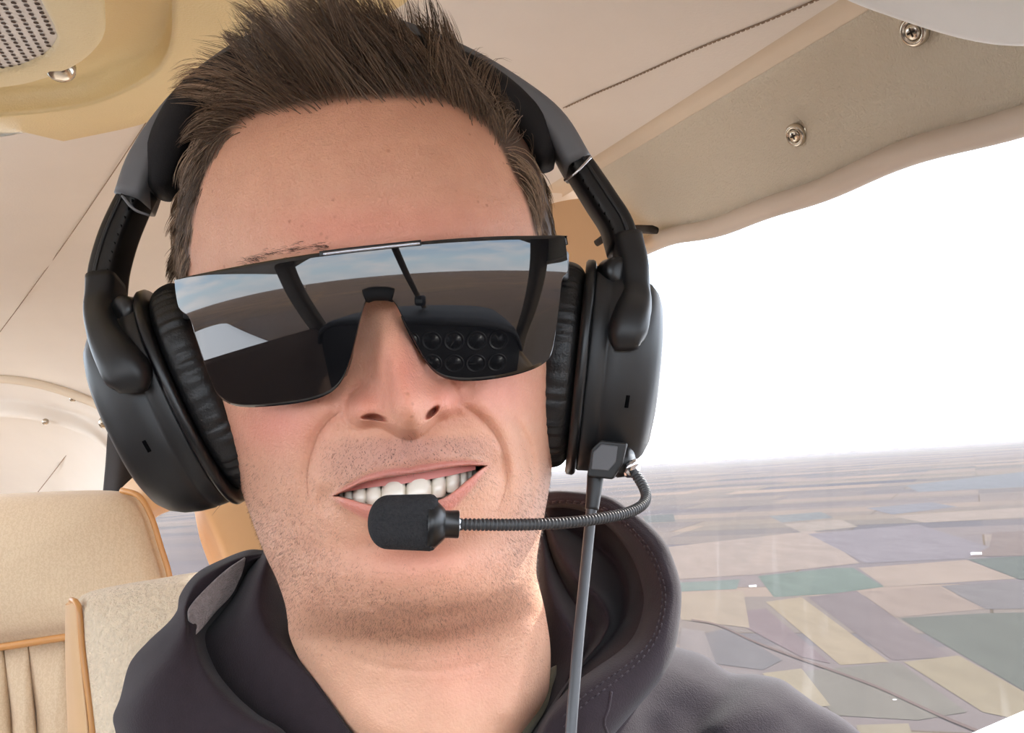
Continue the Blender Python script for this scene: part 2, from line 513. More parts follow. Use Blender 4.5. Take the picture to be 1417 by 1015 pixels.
blend(NOS * .5, lin((150, 88, 74)))
blend(sm(.1, 1, HAIR) * .93, lin((66, 50, 39)))

front = PN(PXg, PYg, Dg)
# back of the head -------------------------------------------------
NB = 61
th = np.linspace(0, pi, NB + 2)[1:-1]
Lp, Rp = front[:, 0], front[:, -1]
BKdir = FW * .995 - RT * .09
cen = (Lp + Rp) / 2; half = (Lp - Rp) / 2
dep = ((BK - (LEF[:, 2] + RIG[:, 2]) / 2) * .01)
cth, sth = np.cos(th), np.sin(th)
sgn = np.sign(cth) * np.abs(cth) ** .85
back = cen[:, None] - half[:, None] * sgn[None, :, None] + (dep[:, None] * sth[None, :] ** .9)[..., None] * BKdir
allp = np.concatenate([front, back], 1)
NCA = NCF + NB
fq = quads(NR, NCA, True)
body = mesh('body', allp.reshape(-1, 3), fq, None, PERSON)
cb = np.ones((NR, NB, 3)) * cNK
hb = (sm(11.4, 9.8, rowt))[:, None, None] * np.ones((1, NB, 1))
cb = cb * (1 - .94 * hb) + np.array(lin((62, 47, 36))) * .94 * hb
ca = np.concatenate([np.concatenate([colr, cb], 1), np.ones((NR, NCA, 1))], 2)
at = body.data.color_attributes.new('tint', 'FLOAT_COLOR', 'POINT'); at.data.foreach_set('color', ca.reshape(-1).astype(np.float32))
sb = np.concatenate([STUB, np.zeros((NR, NB))], 1)
at = body.data.attributes.new('stubble', 'FLOAT', 'POINT'); at.data.foreach_set('value', sb.reshape(-1).astype(np.float32))
wet = np.concatenate([np.clip(ULIP + LLIP + OPEN, 0, 1) * 1.0, np.zeros((NR, NB))], 1)
at = body.data.attributes.new('lips', 'FLOAT', 'POINT'); at.data.foreach_set('value', wet.reshape(-1).astype(np.float32))


def skin_material():
    N = NT('skin'); b = N.node('ShaderNodeBsdfPrincipled'); N.link(b.outputs[0], N.out.inputs[0])
    tc = N.node('ShaderNodeTexCoord').outputs['Object']
    a = N.node('ShaderNodeAttribute', attribute_name='tint'); s = N.node('ShaderNodeAttribute', attribute_name='stubble'); l = N.node('ShaderNodeAttribute', attribute_name='lips')
    blot = mixc(N, noise(N, 70, 7, .72, tc), (.84, .76, .74), (1.12, 1.16, 1.17))
    c = mixc(N, 1.0, a.outputs['Color'], blot, 'MULTIPLY')
    # freckles
    v = N.node('ShaderNodeTexVoronoi'); v.inputs['Scale'].default_value = 165; N.link(tc, v.inputs['Vector'])
    fr = ramp(N, v.outputs['Distance'], [(0.0, .5), (.07, .4), (.15, 0.0)])
    gate = ramp(N, noise(N, 46, 2, .5, tc), [(.50, 0.0), (.62, 1.0)])
    fm = N.node('ShaderNodeMath', operation='MULTIPLY'); N.link(fr, fm.inputs[0]); N.link(gate, fm.inputs[1])
    c = mixc(N, fm.outputs[0], c, lin((150, 88, 62)))
    # beard shadow: short dark hairs
    v2 = N.node('ShaderNodeTexVoronoi'); v2.inputs['Scale'].default_value = 1050; v2.inputs['Randomness'].default_value = 1
    mp = N.node('ShaderNodeMapping'); mp.inputs['Scale'].default_value = (1.5, 1, .8); N.link(tc, mp.inputs[0]); N.link(mp.outputs[0], v2.inputs['Vector'])
    h = ramp(N, v2.outputs['Distance'], [(.0, 1.0), (.20, .9), (.34, 0.0)])
    g2 = ramp(N, noise(N, 300, 2, .5, tc), [(.38, 0.15), (.6, 1.0)])
    hm = N.node('ShaderNodeMath', operation='MULTIPLY'); N.link(h, hm.inputs[0]); N.link(s.outputs['Fac'], hm.inputs[1])
    h2 = N.node('ShaderNodeMath', operation='MULTIPLY'); N.link(hm.outputs[0], h2.inputs[0]); N.link(g2, h2.inputs[1])
    c = mixc(N, h2.outputs[0], c, lin((92, 68, 58)))
    N.link(c, b.inputs['Base Color'])
    rr = N.node('ShaderNodeMapRange'); rr.inputs['To Min'].default_value = .47; rr.inputs['To Max'].default_value = .3
    N.link(l.outputs['Fac'], rr.inputs['Value']); N.link(rr.outputs[0], b.inputs['Roughness'])
    b.inputs['Specular IOR Level'].default_value = .42
    b.inputs['Subsurface Weight'].default_value = .14; b.inputs['Subsurface Radius'].default_value = (1, .32, .16); b.inputs['Subsurface Scale'].default_value = .006
    bn = N.node('ShaderNodeBump'); bn.inputs['Strength'].default_value = .75; bn.inputs['Distance'].default_value = .0007
    n1 = noise(N, 900, 3, .6, tc); n2 = noise(N, 170, 4, .6, tc)
    ad = N.node('ShaderNodeMath', operation='ADD'); N.link(n1, ad.inputs[0]); N.link(n2, ad.inputs[1])
    N.link(ad.outputs[0], bn.inputs['Height']); N.link(bn.outputs[0], b.inputs['Normal'])
    return N.m


body.data.materials.append(skin_material())

# ------------------------------------------------------------- teeth
M_TOOTH = surf('tooth_enamel', (236, 228, 212), .16, .02, 120, spec=.6)
M_GUM = surf('gum', (214, 140, 132), .3, .05, 90, spec=.5)
tm = MB()
TEETH = [  # x0, x1, top, bottom, depth
    (528, 561.5, 660, 698, 34.95), (562, 597, 656, 695, 34.95), (596.5, 617, 653, 689, 35.15), (616.5, 636, 645, 682, 35.4), (635, 647, 645, 676, 35.8), (646, 654, 643, 668, 36.3), (653, 660, 642, 661, 36.9),
    (507, 528.5, 667, 700, 35.15), (488, 508, 671, 698, 35.4), (476, 489, 675, 696, 35.8), (469, 477, 678, 693, 36.3)]
LOWT = [(548, 562, 700, 722, 35.6), (563, 577, 698, 722, 35.55), (578, 592, 695, 720, 35.6), (593, 608, 689, 714, 35.75), (609, 625, 683, 706, 36.0), (626, 638, 676, 698, 36.5), (532, 547, 702, 722, 35.7), (516, 531, 702, 722, 36.0)]


def tooth(x0, x1, yt, yb, d, upper=True):
    n, m = 13, 11; cx = (x0 + x1) / 2; hw = (x1 - x0) / 2 + .5; rows = []
    for j in range(m):
        v = j / (m - 1)
        for i in range(n):
            u = -1 + 2 * i / (n - 1)
            wv = (.86 + .14 * sm(0, .45, np.array(v))) if upper else (.84 + .16 * sm(0, .5, np.array(1 - v)))
            wv = wv * (1 - .10 * max(0, (v - .8) / .2) ** 2)
            x = cx + u * hw * float(wv)
            rt = (1 - abs(u) ** 3.2) ** .5 if abs(u) < 1 else 0
            yy = yt + (yb - yt) * v
            if upper: yy += (abs(u) ** 2.2) * (1 - v) ** 2 * 6 - (abs(u) ** 4) * v**3 * 2.5
            slope = -(x - cx) * .11
            dd = d + .42 - .42 * rt * (1 - .25 * abs(2 * v - 1) ** 3) + abs(x - 563) * 0.004 + (.34 * (1 - v) ** 2 if upper else .04 * (1 - v))
            rows.append(P(x, yy + slope, dd))
    tm.add(rows, quads(m, n))


for t in TEETH: tooth(*t)
for t in LOWT: tooth(*t, upper=False)
tm.build('teeth', M_TOOTH, PERSON)
gm = []
for dy in (-14, -6, 0, 9):
    gm.append([(x, interp([460, 500, 563, 620, 665], [676, 668, 660, 650, 640], np.array(float(x))) + dy + 0, 35.22 + abs(x - 563) ** 1.7 * .00042) for x in range(466, 664, 12)])
loft('gums', gm, 60, 10, M_GUM, PERSON)

# ------------------------------------------------------------- hair
GUIDES = [  # root px, py -> direction (right, up, towards camera), length cm, bend (right, up)
    (500, 143, -.55, .80, .30, 4.6, -.10, .05), (560, 143, -.58, .78, .30, 4.6, -.10, .05), (620, 152, -.55, .82, .22, 4.2, -.05, .05),
    (655, 166, -.38, .86, .12, 3.6, -.05, .0), (683, 192, -.02, .60, -.1, 2.4, .18, -.35), (705, 225, .30, -.30, .0, 1.7, .10, -.5),
    (725, 262, .12, -.85, .0, 1.4, .02, -.2), (745, 320, .04, -.95, .05, 1.0, .0, -.1), (690, 150, .15, .45, -.2, 2.2, .2, -.35),
    (735, 215, .15, -.7, -.05, 1.6, 0, -.3), (755, 290, .05, -.95, .0, 1.1, 0, -.1),
    (465, 150, -.66, .74, .25, 4.6, -.12, .02), (432, 160, -.78, .58, .20, 4.2, -.20, -.02), (395, 158, -.84, .46, .16, 4.2, -.15, -.22),
    (352, 166, -.86, .34, .06, 3.5, -.05, -.42), (325, 186, -.74, -.1, .0, 2.8, .0, -.5), (302, 215, -.44, -.66, -.15, 2.2, .0, -.3),
    (285, 250, -.28, -.85, -.25, 1.7, .0, -.1), (272, 300, -.25, -.88, -.3, 1.5, 0, 0), (262, 370, -.15, -.92, -.3, 1.0, 0, 0), (250, 320, -.2, -.85, -.3, 1.2, 0, 0),
    (270, 225, -.25, -.75, -.3, 1.4, .05, -.2), (310, 165, -.80, .25, .0, 2.6, .0, -.3),
    (430, 110, -.62, .78, .10, 4.5, -.06, .02), (500, 100, -.52, .84, .15, 4.2, -.06, .0), (570, 100, -.45, .88, .1, 4.0, -.05, .0), (625, 118, -.3, .9, .0, 3.3, 0, 0),
    (370, 125, -.76, .60, .05, 3.9, -.06, -.02), (466, 80, -.5, .8, -.2, 3.4, 0, 0)]
gd = np.array(GUIDES)
rootmask = np.concatenate([HAIR, np.where(hb[..., 0] > .5, .55, 0)], 1)
# triangle-free root sampling: weight quads by area and mask
fqa = fq
pa = allp.reshape(-1, 3)
ar = np.linalg.norm(np.cross(pa[fqa[:, 1]] - pa[fqa[:, 0]], pa[fqa[:, 3]] - pa[fqa[:, 0]]), axis=1)
wm = rootmask.reshape(-1)[fqa].min(1)
qpx = np.concatenate([PXg, np.full((NR, NB), 500.0)], 1).reshape(-1)[fqa[:, 0]]
wt = ar * wm ** .8 * (1 + 1.8 * ((qpx > 722) | (qpx < 285))); wt /= wt.sum()
NH = 20000
fi = rng.choice(len(fqa), NH, p=wt)
a_, b_ = rng.random((2, NH, 1))
root = (pa[fqa[fi, 0]] * (1 - a_) * (1 - b_) + pa[fqa[fi, 1]] * a_ * (1 - b_) + pa[fqa[fi, 2]] * a_ * b_ + pa[fqa[fi, 3]] * (1 - a_) * b_)
nrm = np.cross(pa[fqa[fi, 1]] - pa[fqa[fi, 0]], pa[fqa[fi, 3]] - pa[fqa[fi, 0]]); nrm /= np.linalg.norm(nrm, axis=1)[:, None] + 1e-12
hc = (CAM + FW * .455 + RT * (-.07) + UP * .06)
nrm *= np.sign(((root - hc) * nrm).sum(1))[:, None]
rel = root - CAM; zz = rel @ FW; rpx = CX + F_PX * (rel @ RT) / zz; rpy = CY - F_PX * (rel @ UP) / zz
dist2 = (rpx[:, None] - gd[None, :, 0]) ** 2 + (rpy[:, None] - gd[None, :, 1]) ** 2
wg = 1 / (dist2 + 120) ** 1.6; wg /= wg.sum(1)[:, None]
gdir = wg @ gd[:, 2:5]; glen = wg @ gd[:, 5]; gb = wg @ gd[:, 6:8]
bk = sm(44.5, 47.5, zz * 100)[:, None]
gdir = gdir * (1 - bk) + np.array([0, -.15, -.9]) * bk; glen = glen * (1 - bk[:, 0]) + 2.0 * bk[:, 0]; gb = gb * (1 - bk) + np.array([0, -.4]) * bk
# clumps
NCL = 430
ci = rng.choice(NH, NCL, replace=False)
nearest = np.zeros(NH, int)
for s in range(0, NH, 2000):
    nearest[s:s + 2000] = np.argmin(((root[s:s + 2000, None] - root[None, ci]) ** 2).sum(-1), 1)
cj = rng.normal(0, .19, (NCL, 3)); cl = rng.uniform(.78, 1.12, NCL)
jit = rng.normal(0, .07, (NH, 3))
Wd = lambda v: v[:, :1] * RT + v[:, 1:2] * UP - v[:, 2:3] * FW
dirs = gdir + cj[nearest] + jit; dirs /= np.linalg.norm(dirs, axis=1)[:, None]
length = glen * .01 * cl[nearest] * rng.uniform(.7, 1.06, NH)
# towards the hairline the hair gets shorter
edge = rootmask.reshape(-1)[fqa[fi]].mean(1)
length *= .30 + .70 * np.clip(edge * 1.25, 0, 1)
crow, croot, cdir, clen, cbnd = root[ci][nearest], None, dirs[ci][nearest], length[ci][nearest], gb[ci][nearest]
NS = 6
ts = np.linspace(0, 1, NS + 1)
bend3 = Wd(np.concatenate([gb, np.zeros((NH, 1))], 1))
bend3c = bend3[ci][nearest]
pts = np.zeros((NH, NS + 1, 3)); DW = Wd(dirs); DWc = DW[ci][nearest]
pull = rng.uniform(.55, .97, NH)[:, None] * (length > .012)[:, None]
for k, t in enumerate(ts):
    own = root + (DW * t + nrm * (.30 * t * (1 - t)) + bend3 * t * t) * length[:, None] - nrm * .0006
    clp = root[ci][nearest] + (DWc * t + nrm[ci][nearest] * (.30 * t * (1 - t)) + bend3c * t * t) * np.minimum(clen, length * 1.1)[:, None]
    f = pull * t ** 1.3
    pts[:, k] = own * (1 - f) + clp * f
tan = np.gradient(pts, axis=1); tan /= np.linalg.norm(tan, axis=2)[..., None] + 1e-12
refv = FW + .3 * RT
sx = np.cross(tan, refv); sx /= np.linalg.norm(sx, axis=2)[..., None] + 1e-12
sy = np.cross(tan, sx)
rad = (.00015 * (1 - ts ** 2.2) + .000018)[None, :, None] * rng.uniform(.75, 1.3, (NH, 1, 1))
ringv = np.stack([pts + rad * (cos(a) * sx + sin(a) * sy) for a in (0, 2 * pi / 3, 4 * pi / 3)], 2)    # NH, NS+1, 3, 3
hv = ringv.reshape(-1, 3)
base = (np.arange(NH) * (NS + 1) * 3)[:, None, None]; kk = (np.arange(NS) * 3)[None, :, None]; ii = np.arange(3)[None, None, :]
i2 = (ii + 1) % 3
hf = np.stack([base + kk + ii, base + kk + i2, base + kk + 3 + i2, base + kk + 3 + ii], -1).reshape(-1, 4)
hair = mesh('hair', hv, hf, None, PERSON)
tone = (rng.random(NH) * .5 + rng.random(NCL)[nearest] * .5)
tv = np.repeat(tone, (NS + 1) * 3); at = hair.data.attributes.new('tone', 'FLOAT', 'POINT'); at.data.foreach_set('value', tv.astype(np.float32))
N = NT('hair'); b = N.node('ShaderNodeBsdfPrincipled'); N.link(b.outputs[0], N.out.inputs[0])
a = N.node('ShaderNodeAttribute', attribute_name='tone')
N.link(ramp(N, a.outputs['Fac'], [(0, lin((48, 37, 29))), (.5, lin((106, 85, 67))), (1, lin((190, 160, 132)))]), b.inputs['Base Color'])
b.inputs['Roughness'].default_value = .42; b.inputs['Specular IOR Level'].default_value = .5
hair.data.materials.append(N.m)
# brow hairs that show above the sunglasses
bm_ = MB()
for k in range(120):
    s = rng.random(); x = 338 + 122 * s; y0 = interp([338, 380, 420, 460], [366, 355, 347, 344], np.array(x)) + rng.normal(0, 3.2) - 1
    x2 = x - rng.uniform(6, 20); y2 = y0 - rng.uniform(1, 7) + (x2 - x) * -.18
    d0 = 35.1 - .35 + abs(x - 521) ** 2 * .000055
    tube_mb(bm_, cr([P(x, y0, d0), P((x + x2) / 2, (y0 + y2) / 2 - 2, d0 - .12), P(x2, y2, d0 - .05)], 5), np.array([.00007, .00007, .00006, .00005, .00002]), 3, False)
bm_.build('eyebrow', surf('brow_hair', (72, 52, 40), .5), PERSON)

# ------------------------------------------------------------- beard stubble: real short hairs
ws = ar * np.clip(sb.reshape(-1)[fqa].mean(1), 0, 1) ** 1.3 * (np.concatenate([1 - OPEN, np.zeros((NR, NB))], 1).reshape(-1)[fqa].min(1) > .9); ws /= ws.sum()
NS_ = 7200; fi2 = rng.choice(len(fqa), NS_, p=ws); a_, b_ = rng.random((2, NS_, 1)); Q = [pa[fqa[fi2, k]] for k in range(4)]
r0 = Q[0] * (1 - a_) * (1 - b_) + Q[1] * a_ * (1 - b_) + Q[2] * a_ * b_ + Q[3] * (1 - a_) * b_
n0 = np.cross(Q[1] - Q[0], Q[3] - Q[0]); n0 /= np.linalg.norm(n0, axis=1)[:, None] + 1e-12; n0 *= np.sign(((r0 - hc - UP * -.05) * n0).sum(1))[:, None]
dv = n0 * .55 - UP * .75 + RT * (rng.normal(0, .45, (NS_, 1)) + .25 * np.sign(((r0 - CAM) @ RT + .04))[:, None]) + UP * rng.normal(0, .25, (NS_, 1)); dv -= n0 * np.minimum(0, (dv * n0).sum(1))[:, None]
dv /= np.linalg.norm(dv, axis=1)[:, None]; ln = rng.uniform(.0006, .0017, (NS_, 1))
sxv = np.cross(dv, FW); sxv /= np.linalg.norm(sxv, axis=1)[:, None]; syv = np.cross(dv, sxv)
rr3 = []
for t, rd in ((0, .000042), (.6, .000035), (1, .00001)):
    c = r0 - n0 * .0001 + dv * ln * t
    for a in (0, 2.094, 4.189): rr3.append(c + rd * (cos(a) * sxv + sin(a) * syv))
sv = np.stack(rr3, 1).reshape(-1, 3); bse = (np.arange(NS_) * 9)[:, None, None]; kk2 = (np.arange(2) * 3)[None, :, None]
sf = np.stack([bse + kk2 + ii, bse + kk2 + i2, bse + kk2 + 3 + i2, bse + kk2 + 3 + ii], -1).reshape(-1, 4)
mesh('stubble', sv, sf, surf('stubble_hair', (88, 68, 58), .5), PERSON)
# ================================================================== headset
M_BLK = surf('matte_black_plastic', (25, 25, 26), .45, .05, 60, .12, 2500, .0002)
M_BLK2 = surf('satin_black_plastic', (16, 16, 17), .34, .05, 60)
M_GREY = surf('grey_headband_shell', (108, 110, 114), .5, .05, 60, .1, 2500, .0002)
M_LEATH = surf('black_leatherette', (21, 21, 22), .42, .08, 60, .35, 900, .0006)
M_PAD = surf('black_headband_fabric', (22, 21, 24), .8, .1, 90, .3, 1400, .0005)
M_FOAM = surf('black_foam', (54, 54, 56), .95, .25, 900, .9, 1500, .0012, spec=.2)
M_CHROME = surf('bright_metal', (215, 215, 218), .16, .02, 60, metal=1)
M_GOOSE = surf('dark_metal_coil', (62, 62, 63), .48, .04, 60, metal=.2)
M_CABLE = surf('grey_cable', (66, 67, 70), .38, .05, 60)
M_SLOT = surf('slot_dark', (4, 4, 5), .9, spec=.05)
HS = empty('headset', P(470, 60, 43.5))
tag(HS, 'black over-ear headset with boom microphone worn over the spiky hair', 'headset')
CAMF = -FW                                                  # towards the camera

# headband -----------------------------------------------------------
bp = cr([P(*q) for q in [(187, 283, 43.6), (208, 226, 44), (250, 162, 44.4), (308, 107, 44.7), (380, 66, 44.8), (465, 46, 44.8), (550, 54, 44.7), (640, 88, 44.6), (706, 126, 44.4), (762, 172, 44.1), (800, 234, 43.7)]], 70)
tt = np.linspace(0, 1, 70)
mb = MB(); wdt = interp([0, .04, .15, .5, .85, .96, 1], [.0122, .0118, .0088, .0080, .0088, .0118, .0122], tt)
sweep_mb(mb, bp, wdt, interp([0, .15, .5, .85, 1], [.026, .031, .036, .031, .026], tt), FW, .32, n=6)
BAND = mb.build('headband', M_GREY, HS)
BAND['label'] = 'dark grey curved headband shell'
bp2 = cr([P(*q) for q in [(222, 268, 43.6), (236, 218, 44), (272, 160, 44.3), (322, 116, 44.5), (390, 82, 44.6), (468, 66, 44.7), (548, 74, 44.6), (630, 106, 44.4), (690, 142, 44.2), (740, 186, 44), (757, 228, 43.7)]], 70)
mb = MB()
wd2 = interp([0, .03, .12, .5, .88, .97, 1], [.006, .013, .0165, .0105, .0165, .013, .006], tt)
sweep_mb(mb, bp2, wd2, interp([0, .06, .5, .94, 1], [.018, .030, .034, .030, .018], tt), FW, .48, n=7)
mb.build('headband_cushion', M_PAD, HS)


def arm(pts, w0, holes, name='slider_arm'):
    p = cr([P(*q) for q in pts], 24); m = MB()
    sweep_mb(m, p, w0, .0175, FW + .18 * RT * (1 if pts[0][0] < 500 else -1), .3, n=5)
    o = m.build(name, M_BLK2, HS)
    # raised rib and row of adjustment dots on the front face
    m = MB()
    T = np.gradient(p, axis=0); T /= np.linalg.norm(T, axis=1)[:, None]
    for i in range(3, 22, 2):
        side = np.cross(T[i], FW); side /= np.linalg.norm(side); sgn = 1 if (side @ RT) * holes > 0 else -1
        c = p[i] + side * sgn * .0026 - FW * .0089
        lathe_mb(m, c, -FW, [(-.0003, .0007), (.0002, .0007)], 8)
    m.build('adjustment_dots', M_SLOT, o)
    m = MB(); pr = p[2:23].copy()
    for i in range(len(pr)):
        side = np.cross(T[i + 2], FW); side /= np.linalg.norm(side); sgn = 1 if (side @ RT) * holes > 0 else -1
        pr[i] -= side * sgn * .0024
        pr[i] -= FW * .0088
    tube_mb(m, pr, .0009, 8); m.build('arm_rib', M_BLK, o)
    return o


arm([(196, 262, 43.6), (182, 288, 43.4), (164, 330, 43), (152, 372, 42.6), (148, 402, 42.3)], interp([0, .5, 1], [.0105, .0118, .0118], np.linspace(0, 1, 24)), 1)
arm([(787, 212, 43.6), (806, 240, 43.4), (832, 280, 43), (852, 312, 42.7), (862, 345, 42.4)], interp([0, .5, 1], [.0105, .0118, .0118], np.linspace(0, 1, 24)), -1)
# bright rings where the arms leave the band
for (a, b, c) in (((169, 271, 42.35), (186, 290, 42.1), (206, 298, 42.35)), ((781, 250, 42.35), (796, 240, 42.1), (818, 217, 42.35))):
    mb = MB(); tube_mb(mb, cr([P(*a), P(*b), P(*c)], 12), .0006, 8); mb.build('sleeve_rim', M_GREY if a[0] < 500 else M_CHROME, HS)


def yoke(pts, w0, disc):
    p = cr([P(*q) for q in pts], 30); m = MB(); t = np.linspace(0, 1, 30)
    sweep_mb(m, p, w0(t), interp([0, .6, .9, 1], [.021, .019, .014, .006], t), FW, .36, n=6)
    o = m.build('yoke', M_BLK, HS)
    m = MB(); c = P(*disc[:3]); n = (-FW + .55 * RT * disc[4] + .1 * UP); n /= np.linalg.norm(n)
    lathe_mb(m, c, n, [(-.006, disc[3]), (.0005, disc[3]), (.0016, disc[3] * .86), (.002, disc[3] * .5)], 28)
    m.build('pivot_disc', M_BLK2, o)
    return o


yoke([(148, 392, 42.3), (147, 430, 41.7), (155, 470, 40.3), (170, 502, 39.4), (182, 528, 38.9), (184, 543, 38.9)],
     lambda t: interp([0, .18, .45, .75, .92, 1], [.0125, .0120, .0115, .0160, .0160, .010], t), (168, 430, 40.8, .0062, -1))
yoke([(868, 338, 42.4), (876, 375, 41.8), (876, 415, 41.2), (870, 448, 39.9), (866, 470, 39.4), (866, 484, 39.4)],
     lambda t: interp([0, .18, .45, .75, .92, 1], [.0125, .0120, .0115, .0145, .0140, .009], t), (855, 376, 41.0, .0062, 1))


def cup(center, axis_px, sgn, hu, hw, wr_seed, aL):
    """ear cup built along its outward axis"""
    c = P(*center)
    ax = RT * axis_px[0] - UP * axis_px[1] + CAMF * aL
    ax /= np.linalg.norm(ax)
    u = UP - ax * (UP @ ax); u /= np.linalg.norm(u); fwd = CAMF - ax * (CAMF @ ax) - u * (CAMF @ u); fwd /= np.linalg.norm(fwd)
    NTh = 220; th = np.linspace(0, 2 * pi, NTh, endpoint=False)
    n = 2.35
    ce, se = np.cos(th), np.sin(th)
    ex = np.sign(se) * np.abs(se) ** (2 / n); ey = np.sign(ce) * np.abs(ce) ** (2 / n)

    def ring(a, s, du=0, ripple=0):
        r = s + ripple
        return c + ax * a + u * ((ey * hu) * r + du)[:, None] + fwd * ((ex * hw) * r)[:, None]
    R_ = []
    # cushion: puffed ring with gathered wrinkles
    rg = np.random.default_rng(wr_seed); ph = rg.uniform(0, 6.3, 5)
    wr = sum(np.sin(k * th + ph[i] + .9 * np.sin(3 * th + ph[(i + 1) % 5])) / (i + 1.6) for i, k in enumerate((62, 47, 83, 29)))
    prof = []
    for k in range(22):
        t = k / 21; a = -.0165 + .0165 * t
        puff = sqrt(max(0, 1 - abs(2 * t - 1) ** 2.6))
        prof.append((a, .80 + .165 * puff, puff))
    inner = [ring(-.010, .58), ring(-.0135, .66), ring(-.0160, .74)]
    rows = inner + [ring(a, s, 0, .015 * wr * pf * (.35 + .65 * (1 - abs(2 * i / 21 - .75)))) for i, (a, s, pf) in enumerate(prof)]
    k = len(rows)
    mesh('ear_cushion', np.vstack(rows), quads(k, NTh, True), M_LEATH, HS)
    rows = [ring(a, s) for a, s in ((-.0008, .86), (-.0008, .985), (.0000, 1.01), (.0022, 1.015), (.0032, 1.0), (.0036, .97), (.0036, .9))]
    mesh('cushion_rim', np.vstack(rows), quads(len(rows), NTh, True), M_BLK2, HS)
    prof = [(.0034, .92), (.0036, .958), (.0046, .965), (.0095, .958), (.0100, .945), (.0112, .945), (.0118, .955), (.0170, .935), (.0230, .892), (.0275, .835), (.0305, .765), (.0325, .66), (.0338, .45), (.0342, .2), (.0343, .02)]
    rows = [ring(a, s) for a, s in prof]; mb = MB(); mb.add(np.vstack(rows), [tuple(q) for q in quads(len(rows), NTh, True)])
    shell = mb.build('ear_cup', M_BLK, HS)
    # recessed pivot hollow, slot and model mark
    return shell, c, ax, u, fwd


cupL = cup((272, 548, 43), (-.909, .417), -1, .0487, .0385, 1, .10)
cupR = cup((799, 508, 43), (.994, .103), 1, .0450, .0372, 5, .06)


def on_cup(cp, a, s, ang, hu, hw):
    sh, c, ax, u, fwd = cp
    return c + ax * a + u * hu * s * cos(ang) + fwd * hw * s * sin(ang)


# little microphone slots on the front of each cup
for (x, y, d, cp, hgt) in ((203, 618, 39.75, cupL, .0042), (868, 556, 39.9, cupR, .0042)):
    hp, hn = hit(cp[0], x, y)
    if hp is None: continue
    mb = MB(); sx2 = np.cross(cp[3], hn); sx2 /= np.linalg.norm(sx2); box_mb(mb, hp, sx2, np.cross(hn, sx2), hn, .0016, hgt + .0008, .0005, .3)
    mb.build('port_slot', M_SLOT, cp[0])
# lower pod on the right cup: connector block with pentagon plate
mb = MB(); c0 = P(838, 634, 39.6)
pent = [(818, 622), (830, 610), (868, 614), (862, 642), (848, 664), (812, 660)]
v = [P(x, y, 39.0) for x, y in pent] + [P(x + 2, y - 1, 41.5) for x, y in pent]; k = len(pent)
mb.add(v, [tuple(range(k)), tuple(range(2 * k - 1, k - 1, -1))] + [(i, i + k, (i + 1) % k + k, (i + 1) % k) for i in range(k)])
pod = mb.build('connector_block', M_BLK, HS, smooth=False); md = pod.modifiers.new('b', 'BEVEL'); md.width = .0008; md.segments = 3
mb = MB(); pl = [(821, 626), (832, 615), (855, 618), (852, 640), (842, 652), (818, 650)]
v = [P(x, y, 38.93) for x, y in pl] + [P(x, y, 39.05) for x, y in pl]
mb.add(v, [tuple(range(6)), tuple(range(11, 5, -1))] + [(i, i + 6, (i + 1) % 6 + 6, (i + 1) % 6) for i in range(6)])
o = mb.build('connector_plate', surf('grey_plate', (92, 93, 96), .35), pod, smooth=False); md = o.modifiers.new('b', 'BEVEL'); md.width = .0004; md.segments = 2
# ball joint and stub for the boom
mb = MB(); a0, a1 = P(852, 640, 40.2), P(878, 637, 39.9); ad = a1 - a0
lathe_mb(mb, a0, ad, [(0, .0062), (.003, .0062), (.0042, .0052), (.0062, .0052), (.0072, .004)], 20); 
joint = mb.build('boom_joint', M_BLK, HS)
mb = MB(); lathe_mb(mb, P(869, 645, 39.7), P(884, 655, 39.3) - P(869, 645, 39.7), [(.0012, .0036), (.0022, .0042), (.0032, .0036), (.0040, .0028)], 20); mb.build('joint_ring', M_CHROME, joint)
# gooseneck boom
gp = cr([P(*q) for q in [(876, 652, 39.6), (888, 670, 39.2), (894, 686, 38.7), (889, 699, 38.0), (868, 710, 37.1), (830, 718, 36.0), (780, 724, 35.0), (720, 726.5, 34.1), (665, 726.5, 33.4), (636, 726, 33.2)]], 640)
seg = np.concatenate([[0], np.cumsum(np.linalg.norm(np.diff(gp, axis=0), axis=1))])
rad_ = .0019 + .00024 * np.sin(seg / .00105 * 2 * pi * .72)
mb = MB(); tube_mb(mb, gp, rad_, 12); boom = mb.build('boom_arm', M_GOOSE, HS)
